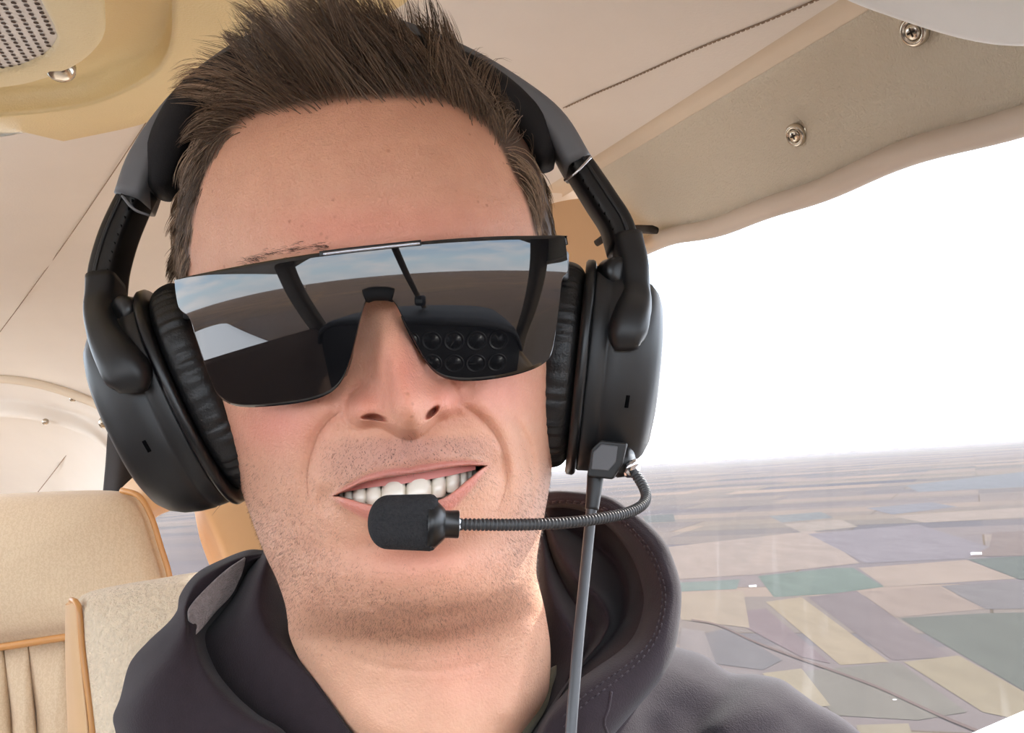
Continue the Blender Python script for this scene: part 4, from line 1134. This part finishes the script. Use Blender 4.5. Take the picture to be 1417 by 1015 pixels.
# black shoulder strap hanging at the arch
ST = empty('shoulder_strap', P(165, 620, 148)); tag(ST, 'black shoulder strap hanging from the arch behind the rear seat', 'strap')
loft('webbing', [[(150, 584, 150), (148, 610, 149), (146, 640, 148), (142, 684, 147)], [(162, 592, 148), (163, 615, 147), (164, 640, 146), (160, 684, 145)], [(172, 602, 149), (178, 620, 148), (184, 640, 147), (180, 684, 146)], [(176, 604, 151), (186, 622, 150), (196, 642, 149), (196, 684, 148)]], 24, 20, surf('black_webbing', (38, 32, 30), .85, .1, 200), ST, .003)
mb = MB(); n = CAM - P(146, 585, 151); n /= np.linalg.norm(n); lathe_mb(mb, P(146, 585, 151), n, [(-.004, .010), (.004, .010), (.006, .007)], 16); mb.build('anchor_bolt', M_STEEL, ST)

# ---------------------------------------------------------------- overhead console
OC = empty('overhead_console', onV(-60, 40, .2)); tag(OC, 'cream overhead console with a round perforated speaker grille', 'console')
trayA = [(226, -60), (238, 20), (234, 70), (216, 101), (176, 126), (118, 147), (40, 158), (-40, 163), (-170, 165), (-330, 120), (-380, 20), (-330, -120), (-100, -190), (120, -150)]
rimA = [(136, -40), (143, 10), (146, 45), (132, 68), (98, 91), (44, 110), (0, 117), (-60, 124), (-160, 125), (-270, 90), (-310, 20), (-260, -80), (-80, -130), (80, -105)]
grA = [(40, -30), (62, 10), (76, 38), (79, 55), (66, 74), (36, 90), (6, 97), (-40, 103), (-120, 104), (-200, 78), (-235, 20), (-200, -50), (-80, -90), (0, -70)]
panA = [(640, -120), (560, 5), (470, 40), (360, 95), (240, 152), (200, 170), (120, 188), (0, 211), (-120, 228), (-300, 230), (-560, 150), (-560, -200), (-100, -420), (400, -300)]
trayL, rimL, grL, panL = [cr(np.array(q, float), 120, True) for q in (trayA, rimA, grA, panA)]


def cl(c, v): return np.array([onV(x, y, v) for x, y in c])


def lerp(a, b, t): return a * (1 - t) + b * t


pE, tE, rE = cl(panL, .2245), cl(trayL, .2180), cl(rimL, .1960)
fl_o, fl_i = tE + VX * .0200, rE + VX * .0420
rows = [pE + VX * .012, pE + VX * .003, pE, lerp(pE, tE, .02) - VX * .0012, lerp(pE, tE, .3) - VX * .001, lerp(pE, tE, .9) - VX * .0006, lerp(pE, tE, .97) - VX * .0004, tE, lerp(tE, fl_o, .2) , lerp(tE, fl_o, .7), lerp(fl_o, fl_i, .04), lerp(fl_o, fl_i, .3), lerp(fl_o, fl_i, 1.0)]
mesh('tray', np.vstack(rows), quads(len(rows), 120, True), surf('yellowed_cream_plastic', (222, 199, 146), .42, .03, 12, .6, 600, .0008), OC)
gE = cl(grL, .1945)
rows = [rE + VX * .0430, rE + VX * .006, rE + VX * .002, lerp(rE, gE, .02), lerp(rE, gE, .08) - VX * .0022, lerp(rE, gE, .2) - VX * .0034, lerp(rE, gE, .6) - VX * .0030, lerp(rE, gE, .9) - VX * .0016, gE, gE + VX * .0035]
mesh('bezel', np.vstack(rows), quads(len(rows), 120, True), M_CREAM, OC)
gc = cl(grL, .1960); ctr = gc.mean(0)
rows = [gc, lerp(gc, ctr, .3), lerp(gc, ctr, .7), lerp(gc, ctr, .99)]
GR = mesh('speaker_grille', np.vstack(rows), quads(4, 120, True), surf('grille_paint', (214, 208, 202), .45, .03, 30), OC)
# perforations: rows of small dark holes
mb = MB(); e1 = AX; e2 = LX; poly = [((p - ctr) @ e1, (p - ctr) @ e2) for p in lerp(gc, ctr, .03)]


def inside(pt, poly):
    x, y = pt; c = False; j = len(poly) - 1
    for i in range(len(poly)):
        if (poly[i][1] > y) != (poly[j][1] > y) and x < (poly[j][0] - poly[i][0]) * (y - poly[i][1]) / (poly[j][1] - poly[i][1]) + poly[i][0]: c = not c
        j = i
    return c


step = .0062
for i in range(-60, 61):
    for j in range(-60, 61):
        q = (i * step + (j % 2) * step / 2, j * step * .87)
        if inside(q, poly):
            c = ctr + e1 * q[0] + e2 * q[1] - VX * .0004
            a = np.linspace(0, 2 * pi, 8, endpoint=False); mb.add([c + .0017 * (cos(t) * e1 * 1.15 + sin(t) * e2 * .8) for t in a], [tuple(range(8))])
mb.build('perforations', surf('hole_dark', (74, 58, 48), .9), GR, smooth=False)
mb = MB(); c = onV(84, 97, .1945); n = -VX * .8 - AX * .5; n /= np.linalg.norm(n)
lathe_mb(mb, c, n, [(-.003, .0085), (.001, .0085), (.004, .006), (.0048, .002)], 22); o = mb.build('screw', M_STEEL, OC)

# ---------------------------------------------------------------- sun visor, top right
VS = empty('sun_visor', P(1340, 0, 40)); tag(VS, 'pale grey sun visor folded up against the ceiling beside window', 'visor')
vis = cr(np.array([(1140, -22), (1172, 0), (1238, 25), (1306, 47), (1352, 58), (1392, 63), (1440, 62), (1520, 40), (1570, -30), (1520, -150), (1300, -170), (1160, -100)], float), 90, True)
vc = vis.mean(0); rows = []
for s, d in ((.0, 40), (.5, 40), (.94, 40), (.975, 40.1), (.993, 40.3), (1.0, 40.7), (.993, 41.1), (.97, 41.3), (.5, 41.3), (0.001, 41.3)):
    q = vc + (vis - vc) * s; rows.append(PN(q[:, 0], q[:, 1], d + (q[:, 0] - 1340) * -.004))
mesh('visor_board', np.vstack(rows), quads(len(rows), 90, True), surf('visor_vinyl', (234, 235, 232), .55, .02, 20, .15, 500, .0005), VS)

# ---------------------------------------------------------------- seats
M_CLOTH = NT('patterned_seat_cloth'); b = M_CLOTH.node('ShaderNodeBsdfPrincipled'); M_CLOTH.link(b.outputs[0], M_CLOTH.out.inputs[0])
tc = M_CLOTH.node('ShaderNodeTexCoord').outputs['Object']
wv = M_CLOTH.node('ShaderNodeTexWave', wave_type='BANDS', bands_direction='X'); wv.inputs['Scale'].default_value = 48; wv.inputs['Distortion'].default_value = 9; wv.inputs['Detail'].default_value = 2; wv.inputs['Detail Scale'].default_value = 6; M_CLOTH.link(tc, wv.inputs['Vector'])
M_CLOTH.link(mixc(M_CLOTH, wv.outputs['Fac'], lin((204, 180, 150)), lin((213, 191, 161))), b.inputs['Base Color']); b.inputs['Roughness'].default_value = .9; b.inputs['Sheen Weight'].default_value = .2
bn = M_CLOTH.node('ShaderNodeBump'); bn.inputs['Strength'].default_value = .4; bn.inputs['Distance'].default_value = .001; M_CLOTH.link(noise(M_CLOTH, 500, 3, .6, tc), bn.inputs['Height']); M_CLOTH.link(bn.outputs[0], b.inputs['Normal'])
M_CLOTH = M_CLOTH.m
M_PIPE = surf('tan_piping', (198, 142, 84), .4, .05, 30)
RS = empty('rear_seat', P(80, 800, 118)); tag(RS, 'beige patterned rear seat with tan piping behind the front seat', 'seat')


def cushion(name, outline, d, thick, bulge, material, parent, n=72, tilt=0.0, ytop=700):
    o = cr(np.array(outline, float), n, True); c = o.mean(0); rows = []
    for s, k in ((.0, -bulge), (.35, -bulge * .9), (.65, -bulge * .66), (.85, -bulge * .3), (.94, .0), (.985, thick * .22), (1, thick * .5), (.985, thick * .8), (.9, thick), (.001, thick)):
        q = c + (o - c) * s; rows.append(PN(q[:, 0], q[:, 1], d + k + (q[:, 1] - ytop) * tilt))
    return mesh(name, np.vstack(rows), quads(len(rows), n, True), material, parent)


cushion('upper_cushion', [(-240, 700), (-100, 690), (0, 684), (120, 679), (170, 681), (192, 690), (206, 715), (218, 752), (233, 800), (236, 850), (225, 882), (140, 885), (0, 898), (-120, 905), (-240, 905)], 118, 12, 4, M_CLOTH, RS, 90, -.012)
mb = MB(); tube_mb(mb, cr([P(*q) for q in [(168, 679, 120), (192, 687, 119), (208, 712, 118.5), (221, 752, 118), (235, 800, 117.5), (240, 850, 117)]], 30), .0035, 8); mb.build('side_piping', M_PIPE, RS)
mb = MB(); tube_mb(mb, cr([P(*q) for q in [(-200, 912, 114.5), (-60, 902, 114.5), (0, 896, 114), (92, 882, 114), (160, 874, 114)]], 30), .0042, 8); mb.build('cross_piping', M_PIPE, RS)
for x0, x1 in ((-150, -70), (-70, 5), (5, 38), (38, 90), (90, 150)):
    cushion('channel', [(x0, 893 - x0 * .14), ((x0 + x1) / 2, 889 - x0 * .14), (x1, 886 - x0 * .14), (x1 + 14, 1000), (x1 + 22, 1120), ((x0 + x1) / 2 + 16, 1124), (x0 + 14, 1120), (x0 + 10, 1000)], 116, 8, 2.2, M_CLOTH, RS, 60, -.012, 900)
PS = empty('crew_chair', P(200, 900, 56)); tag(PS, 'pale woven front seat back with tan side, behind the man', 'seat')
M_WEAVE = surf('pale_woven_cloth', (226, 206, 178), .92, .12, 260, 1.0, 380, .0024, sheen=.2)
cushion('seat_back', [(104, 836), (118, 822), (160, 811), (220, 801), (290, 790), (380, 786), (480, 800), (520, 900), (520, 1200), (300, 1240), (140, 1200), (126, 1060), (112, 940)], 58, 5, 2.2, M_WEAVE, PS, 110, -.006, 800)
side_o = [[(92, 838, 59), (96, 900, 58.6), (104, 1000, 58), (112, 1200, 57)], [(91, 836, 61.5), (90, 900, 61), (93, 1000, 60.4), (98, 1200, 60)], [(98, 832, 64), (98, 900, 64), (100, 1000, 64), (104, 1200, 64)]]
loft('side_panel', [[(109, 834, 58.3), (113, 900, 57.9), (126, 1000, 57.3), (142, 1200, 56.3)], [(103, 834, 58), (108, 900, 57.6), (118, 1000, 57), (134, 1200, 56)]] + side_o, 40, 30, M_TAN, PS)
mb = MB(); tube_mb(mb, cr([P(*q) for q in [(99, 831, 58.6), (108, 838, 57.9), (114, 900, 57.5), (127, 1000, 56.9), (143, 1200, 55.9)]], 30), .0018, 8); mb.build('seat_piping', M_PIPE, PS)

# ---------------------------------------------------------------- cockpit ahead (behind the camera; seen in the sunglasses)
M_GLARE = surf('glareshield_black', (26, 27, 30), .7, .1, 30)
M_INST = surf('instrument_panel_black', (20, 20, 21), .6, .1, 30)
IP = empty('instrument_panel', AF(-.38, -.2, -.35)); tag(IP, 'black instrument panel with round gauges, mirrored in the sunglasses', 'instrument panel')
pr = [(-.74, -.23), (-.71, -.165), (-.62, -.120), (-.45, -.100), (-.2, -.092), (.05, -.098), (.20, -.115), (.29, -.150), (.325, -.22)]
pp = cr(np.array(pr), 50); rows = []
for a, dv in ((-.80, .01), (-.55, .012), (-.37, .006), (-.33, -.006), (-.325, -.02), (-.335, -.03), (-.37, -.032)):
    rows.append(np.array([AF(a, l, v + dv) for l, v in pp]))
mesh('glareshield', np.vstack(rows), quads(len(rows), 50), M_GLARE, IP)
mb = MB(); up_ = [AF(-.365, l, v - .02) for l, v in pp]; dn_ = [AF(-.35, l, -.60) for l, v in pp]
mb.add(up_ + dn_, [tuple(q) for q in quads(2, 50)]); mb.build('panel_face', M_INST, IP)
M_DIAL = surf('dial_black', (14, 14, 15), .35); M_BEZ = surf('dial_bezel', (42, 42, 43), .4); M_MARK = surf('dial_white', (110, 110, 108), .6)
for j in range(2):
    for i in range(6):
        c = AF(-.362 + .006 * j, .22 - .098 * i, -.20 - .105 * j); mb = MB()
        lathe_mb(mb, c, AX, [(-.002, .046), (.004, .046), (.005, .041), (.002, .039)], 28); g_ = mb.build('gauge', M_BEZ, IP)
        mb = MB(); lathe_mb(mb, c, AX, [(.0, .035), (.0024, .0345)], 24); mb.build('dial', M_DIAL, g_)
        mb = MB(); t = random.uniform(0, 6.28); box_mb(mb, c + AX * .0034 + (LX * cos(t) + VX * sin(t)) * .012, LX * cos(t) + VX * sin(t), -LX * sin(t) + VX * cos(t), AX, .026, .003, .001, .1)
        for k in range(12):
            t = k * pi / 6; box_mb(mb, c + AX * .0032 + (LX * cos(t) + VX * sin(t)) * .029, LX * cos(t) + VX * sin(t), -LX * sin(t) + VX * cos(t), AX, .005, .0016, .0008, .1)
        mb.build('dial_marks', M_MARK, g_)
for i in range(3):
    mb = MB(); box_mb(mb, AF(-.356, -.36, -.24 - .06 * i), LX, VX, AX, .16, .045, .012, .1); r_ = mb.build('radio', M_BEZ, IP)
    mb = MB(); box_mb(mb, AF(-.349, -.36, -.238 - .06 * i), LX, VX, AX, .09, .018, .002, .1); mb.build('display', M_DIAL, r_)
mb = MB(); tube_mb(mb, [AF(-.36, .06, -.42), AF(-.20, .06, -.40)], .012, 12)
tube_mb(mb, cr([AF(-.19, -.09, -.32), AF(-.19, -.085, -.39), AF(-.19, -.03, -.41), AF(-.19, .06, -.40), AF(-.19, .15, -.41), AF(-.19, .205, -.39), AF(-.19, .21, -.32)], 40), .012, 12); mb.build('control_yoke', M_GLARE, IP)
# compass on the centre post
CP = empty('compass', AF(-.52, -.16, -.03)); tag(CP, 'small black compass on the windshield post, mirrored in the sunglasses', 'compass')
mb = MB(); box_mb(mb, AF(-.515, -.155, -.03), LX, VX, AX, .055, .055, .05, .3); mb.build('housing', M_GLARE, CP)
mb = MB(); box_mb(mb, AF(-.487, -.155, -.032), LX, VX, AX, .035, .018, .004, .2); mb.build('card_window', M_MARK, CP)
# posts, roof edge, passenger's side wall with its window
M_POST = surf('shaded_post_trim', (84, 70, 54), .7, .05, 20)  # the posts' dark look against the bright outside is put into this colour


def post(name, q, w, d): mb = MB(); sweep_mb(mb, cr(q, 24), w, d, LX * .2 + AX, .35); return mb.build(name, M_POST, kind='structure')
post('trim_10', [AF(-.16, -.17, .235), AF(-.35, -.17, .10), AF(-.55, -.17, -.02), AF(-.78, -.17, -.145)], .026, .03)
post('trim_11', [AF(-.10, .315, .20), AF(-.20, .335, .08), AF(-.33, .35, -.06), AF(-.46, .36, -.20), AF(-.5, .36, -.3)], .06, .05)
post('trim_12', [AF(-.10, -.72, .20), AF(-.20, -.76, .08), AF(-.32, -.79, -.06), AF(-.43, -.80, -.20), AF(-.5, -.80, -.3)], .13, .06)
mb = MB(); sweep_mb(mb, cr([AF(-.17, l, v - .004) for l, v in PROF[2:]], 40), .05, .03, VX, .4); mb.build('trim_13', M_PANEL, kind='structure')
wl = [(-.80, -.17), (-.775, -.19), (-.77, -.30), (-.77, -.55), (-.76, -.9)]
ext('wall_left', wl, -.75, 1.6, 8, surf('brown_side_panel', (92, 70, 56), .7, .06, 20))
wu = [(-.80, .02), (-.805, .0), (-.81, -.02)]
mb = MB(); sweep_mb(mb, [AF(.80, -.77, .16), AF(.83, -.80, 0), AF(.86, -.80, -.22)], .16, .03, AX, .2); mb.build('trim_14', M_PANEL, kind='structure')
# pane of the passenger's window and the windshield are clear acrylic
N = NT('clear_acrylic'); tr = N.node('ShaderNodeBsdfTransparent'); gl = N.node('ShaderNodeBsdfGlossy'); gl.inputs['Roughness'].default_value = .02
ms = N.node('ShaderNodeMixShader'); ms.inputs[0].default_value = .03; N.link(tr.outputs[0], ms.inputs[1]); N.link(gl.outputs[0], ms.inputs[2]); N.link(ms.outputs[0], N.out.inputs[0])
M_CLEAR = N.m
ext('window_3', cr(np.array([(-.81, .15), (-.82, -.03), (-.80, -.17)]), 8), -.35, 1.2, 8, M_CLEAR)
g = [[AF(a0 + (a1 - a0) * t, l, v0 + (v1 - v0) * t) for t in np.linspace(0, 1, 6)] for l, a0, v0, a1, v1 in ((-.78, -.14, .12, -.45, -.2), (-.6, -.16, .21, -.66, -.15), (-.2, -.17, .24, -.80, -.14), (.15, -.16, .22, -.70, -.15), (.34, -.14, .14, -.46, -.2))]
loft('window_4', g, 12, 24, M_CLEAR, None, px=False)['kind'] = 'structure'
# ================================================================== outside
GZ = -330.0
ALB = .185


def onG(x, y, dz=0.0):
    r = ray(x, y); return CAM + r * ((GZ + dz - CAM[2]) / r[2])


def field_mat(name, col, var=.11, s=.02):
    N = NT(name); b = N.node('ShaderNodeBsdfDiffuse'); N.link(b.outputs[0], N.out.inputs[0])
    tc = N.node('ShaderNodeTexCoord').outputs['Object']
    mp = N.node('ShaderNodeMapping'); mp.inputs['Rotation'].default_value = (0, 0, .5); mp.inputs['Scale'].default_value = (1, .25, 1); N.link(tc, mp.inputs[0])
    c = (np.array(lin(col)) * .66 + np.array(lin((160, 150, 150))) * .34) * ALB; N.link(mixc(N, noise(N, s, 6, .65, mp.outputs[0]), tuple(c * (1 - 2.4 * var)), tuple(c * (1 + 2 * var))), b.inputs[0]); return N.m



N = NT('farmland'); b = N.node('ShaderNodeBsdfDiffuse'); N.link(b.outputs[0], N.out.inputs[0])
tc = N.node('ShaderNodeTexCoord').outputs['Object']
mp = N.node('ShaderNodeMapping'); mp.inputs['Rotation'].default_value = (0, 0, .42); N.link(tc, mp.inputs[0])
br = N.node('ShaderNodeTexBrick'); br.offset = .37; br.squash = 1; br.inputs['Scale'].default_value = .0011; br.inputs['Mortar Size'].default_value = .004
br.inputs['Color1'].default_value = (*lin((186, 166, 150)), 1); br.inputs['Color2'].default_value = (*lin((146, 138, 142)), 1); br.inputs['Mortar'].default_value = (*lin((140, 124, 106)), 1); br.inputs['Bias'].default_value = 0
br.inputs['Brick Width'].default_value = 1.4; br.inputs['Row Height'].default_value = .7; N.link(mp.outputs[0], br.inputs['Vector'])
br2 = N.node('ShaderNodeTexBrick'); br2.offset = .6; br2.inputs['Scale'].default_value = .00042; br2.inputs['Mortar Size'].default_value = 0
br2.inputs['Color1'].default_value = (.72, .76, .80, 1); br2.inputs['Color2'].default_value = (1.15, 1.08, 1.0, 1); br2.inputs['Mortar'].default_value = (1, 1, 1, 1); N.link(mp.outputs[0], br2.inputs['Vector'])
c = mixc(N, 1.0, br.outputs['Color'], br2.outputs['Color'], 'MULTIPLY')
xy = N.node('ShaderNodeSeparateXYZ'); N.link(tc, xy.inputs[0]); mr = N.node('ShaderNodeMapRange'); mr.inputs['From Min'].default_value = -3000; mr.inputs['From Max'].default_value = 400; N.link(xy.outputs['Y'], mr.inputs['Value'])
c = mixc(N, 1.0, c, mixc(N, mr.outputs[0], (.62, .52, .42), (ALB, ALB, ALB)), 'MULTIPLY')  # land ahead is paled to brighten its lens reflection and the cabin ceiling
c = mixc(N, 1.0, c, mixc(N, noise(N, .0006, 7, .65, tc), (.70, .74, .78), (1.22, 1.18, 1.12)), 'MULTIPLY')
N.link(c, b.inputs[0])
FIELDS = [
    ((118, 140, 120), [(465, 530), (700, 505), (760, 505), (855, 563), (690, 585), (515, 595)]),
    ((132, 150, 134), [(225, 550), (330, 545), (410, 540), (400, 570), (228, 578)]),
    ((196, 170, 146), [(775, 505), (1110, 480), (1265, 538), (860, 563)]),
    ((196, 172, 132), [(490, 610), (600, 595), (870, 795), (720, 805)]),
    ((142, 124, 118), [(620, 595), (770, 575), (1060, 780), (880, 790)]),
    ((182, 156, 134), [(780, 580), (1020, 560), (1165, 632), (890, 658)]),
    ((104, 112, 92), [(905, 660), (1165, 645), (1400, 640), (1400, 950), (1090, 770)]),
    ((138, 130, 124), [(1030, 560), (1270, 545), (1400, 545), (1400, 630), (1170, 632)]),
    ((184, 164, 124), [(915, 795), (1085, 775), (1400, 950), (1400, 1000), (1160, 950)]),
    ((146, 138, 118), [(600, 825), (900, 795), (1110, 950), (960, 975), (700, 960)]),
    ((150, 126, 122), [(400, 640), (490, 630), (690, 800), (600, 780), (430, 690)]),
    ((132, 126, 122), [(285, 710), (380, 690), (540, 790), (480, 820), (330, 800)]),
    ((196, 172, 140), [(210, 585), (420, 575), (440, 690), (230, 665)]),
    ((196, 172, 152), [(190, 440), (640, 390), (780, 490), (460, 525), (220, 540)]),
    ((158, 146, 148), [(620, 400), (960, 370), (1180, 440), (1110, 475), (800, 490)]),
    ((194, 172, 152), [(880, 345), (1400, 310), (1400, 342), (980, 365)]),
    ((142, 146, 142), [(500, 345), (660, 332), (700, 350), (540, 365)]),
    ((192, 172, 152), [(545, 370), (720, 355), (775, 378), (600, 395)]),
    ((150, 148, 152), [(800, 320), (1000, 302), (1080, 316), (880, 340)]),
    ((146, 150, 152), [(920, 250), (1400, 195), (1400, 250), (960, 270)]),
    ((196, 176, 138), [(480, 830), (600, 815), (690, 930), (560, 945)]),
    ((188, 170, 134), [(770, 990), (930, 985), (950, 1040), (780, 1050)]),
    ((120, 126, 116), [(110, 345), (205, 338), (210, 362), (120, 365)]),
    ((150, 128, 114), [(1190, 395), (1400, 385), (1400, 465), (1120, 470), (1180, 440)]),
    ((98, 112, 96), [(1115, 478), (1400, 462), (1400, 545), (1270, 540)]),
    ((164, 150, 142), [(230, 690), (300, 700), (340, 810), (470, 830), (560, 945), (200, 960)]),
]
S_ = 2.2305
verts = [np.array(v) for v in ((-60000, -60000, GZ), (60000, -60000, GZ), (60000, 60000, GZ), (-60000, 60000, GZ))]
faces = [(0, 1, 2, 3)]; mats = [N.m]; midx = [0]
for k, (c, poly) in enumerate(FIELDS):
    o = len(verts); pl = []
    for i in range(len(poly)):
        a, b2 = np.array(poly[i], float), np.array(poly[(i + 1) % len(poly)], float)
        pl.append(a)
    for x, y in pl: verts.append(onG(840 + x / S_, 560 + y / S_, .4 + .02 * k))
    faces.append(tuple(range(o, o + len(pl)))[::-1]); mats.append(field_mat('field', c)); midx.append(k + 1)
# dirt road and farmsteads
road = cr(np.array([(260, 665), (340, 680), (450, 730), (560, 772), (700, 822), (830, 870), (930, 915), (1040, 965), (1150, 1010)], float), 60)
w_ = np.linspace(2.6, 5.0, 60); o = len(verts)
for (x, y), hw in zip(road, w_): verts.append(onG(840 + x / S_, 560 + (y - hw) / S_, 1.4)); verts.append(onG(840 + x / S_, 560 + (y + hw) / S_, 1.4))
mats.append(field_mat('dirt_road', (136, 108, 92))); 
for i in range(59): faces.append((o + 2 * i, o + 2 * i + 1, o + 2 * i + 3, o + 2 * i + 2)); midx.append(len(mats) - 1)
gr = mesh('ground', np.array(verts), faces, mats, None, False, 'structure')
for p, i in zip(gr.data.polygons, midx): p.material_index = i
M_BARN = surf('pale_barn', (235, 232, 228), .7)
for k, (x, y, w2, lab) in enumerate(((450, 563, 30, 'white farm shed beside the small green field'), (888, 913, 14, 'lone white shed beside the dirt road'), (1140, 464, 40, 'long white shed at the corner of the far green field'))):
    c = onG(840 + x / S_, 560 + y / S_, 0); mb = MB(); d = np.linalg.norm(c - CAM); s = d * w2 / S_ / F_PX * .7
    f2 = c - CAM; f2[2] = 0; f2 /= np.linalg.norm(f2); r2 = np.array([f2[1], -f2[0], 0])
    hgt = s * .22
    prf = [(-.5, 0), (-.5, .7), (0, 1.0), (.5, .7), (.5, 0)]
    v = [c + r2 * s * t * .5 + f2 * s * .5 * x_ + np.array([0, 0, hgt * h]) for t in (-1, 1) for x_, h in prf]
    mb.add(v, [(0, 1, 6, 5), (1, 2, 7, 6), (2, 3, 8, 7), (3, 4, 9, 8), (0, 4, 3, 2, 1), (5, 6, 7, 8, 9)])
    tag(mb.build('farm_shed', M_BARN, smooth=False), lab, 'shed')

# wings: white skin, seen past the window's lower corner and in the sunglasses
M_WING = surf('white_wing_paint', (240, 240, 240), .3, .02, 2)
q0, q1 = onV(1352, 1012, -.62), onV(1417, 984, -.62); dr_ = (q1 - q0) / np.linalg.norm(q1 - q0)
fwd_ = -AX - dr_ * (-AX @ dr_); fwd_ /= np.linalg.norm(fwd_)


def wing(name, root, span_dir, chord_dir, span, chord, label):
    W = empty(name, root); tag(W, label, 'wing'); rows = []
    for s in np.linspace(0, span, 8):
        o = root + span_dir * s; r = []
        for t, h in ((0, 0), (.25, .035), (.5, .06), (.75, .07), (.93, .045), (1, 0), (.93, -.03), (.5, -.05), (.2, -.02)): r.append(o + chord_dir * chord * t + VX * h)
        rows.append(np.array(r))
    mesh('skin', np.vstack(rows), quads(8, 9, True), M_WING, W)
    return W


wing('pilot_side_wing', q0 - dr_ * .15, dr_, fwd_, 4.5, 1.5, 'white wing edge at the lower corner of the pilot side window')
wing('passenger_side_wing', AF(.75, -.95, -.52), -LX, -AX, 4.5, 1.45, 'white wing beyond the passenger window, mirrored in the sunglasses')

# ---------------------------------------------------------------- sky and sun
wd = bpy.data.worlds.new('sky'); SC.world = wd; wd.use_nodes = True; t = wd.node_tree; t.nodes.clear()
out = t.nodes.new('ShaderNodeOutputWorld'); bg = t.nodes.new('ShaderNodeBackground'); t.links.new(bg.outputs[0], out.inputs[0])
tc = t.nodes.new('ShaderNodeTexCoord'); sx_ = t.nodes.new('ShaderNodeSeparateXYZ'); t.links.new(tc.outputs['Generated'], sx_.inputs[0])
rp = t.nodes.new('ShaderNodeValToRGB'); e = rp.color_ramp.elements
e[0].position = 0.0; e[0].color = (.80, .86, .92, 1); e[1].position = 1.0; e[1].color = (.55, .66, .85, 1)
x = e.new(.07); x.color = (.72, .88, .98, 1); x = e.new(.16); x.color = (.52, .70, .92, 1); x = e.new(.3); x.color = (.78, .80, .86, 1)
t.links.new(sx_.outputs['Z'], rp.inputs[0])
mp = t.nodes.new('ShaderNodeMapping'); mp.inputs['Scale'].default_value = (2, 2, 12); t.links.new(tc.outputs['Generated'], mp.inputs[0])
nz = t.nodes.new('ShaderNodeTexNoise'); nz.inputs['Scale'].default_value = 2.2; nz.inputs['Detail'].default_value = 6; t.links.new(mp.outputs[0], nz.inputs['Vector'])
cr_ = t.nodes.new('ShaderNodeValToRGB'); cr_.color_ramp.elements[0].position = .42; cr_.color_ramp.elements[1].position = .68; t.links.new(nz.outputs['Fac'], cr_.inputs[0])
mx = t.nodes.new('ShaderNodeMix'); mx.data_type = 'RGBA'; t.links.new(cr_.outputs[0], mx.inputs[0]); t.links.new(rp.outputs[0], mx.inputs[6]); mx.inputs[7].default_value = (.98, .98, 1, 1)
t.links.new(mx.outputs[2], bg.inputs[0]); bg.inputs[1].default_value = SKY = 4.6
sl = bpy.data.lights.new('sun', 'SUN'); sl.energy = 7.5; sl.angle = radians(1.0); sl.color = (1, .95, .86)
so = bpy.data.objects.new('sun', sl); COL.objects.link(so)
SUNV = LX * .72 + AX * .52 + VX * .38
so.rotation_euler = Vector(SUNV).to_track_quat('Z', 'Y').to_euler()
SC.view_settings.exposure = 0.5
SC.cycles.max_bounces = 8; SC.cycles.diffuse_bounces = 5; SC.cycles.transparent_max_bounces = 10
SC.cycles.use_denoising = True
# low haze over the country outside
N = NT('ground_haze'); v = N.node('ShaderNodeVolumeScatter'); v.inputs['Density'].default_value = 9.0e-6; v.inputs['Color'].default_value = (.93, .95, 1, 1); v.inputs['Anisotropy'].default_value = .2
N.link(v.outputs[0], N.out.inputs['Volume'])
mb = MB(); zl, zh, E_ = GZ + 60, GZ + 200, 58000
mb.add([(x, y, z) for z in (zl, zh) for x, y in ((-E_, -E_), (E_, -E_), (E_, E_), (-E_, E_))], [(3, 2, 1, 0), (4, 5, 6, 7), (0, 1, 5, 4), (1, 2, 6, 5), (2, 3, 7, 6), (3, 0, 4, 7)])
tag(mb.build('haze', N.m, smooth=False), kind='stuff')
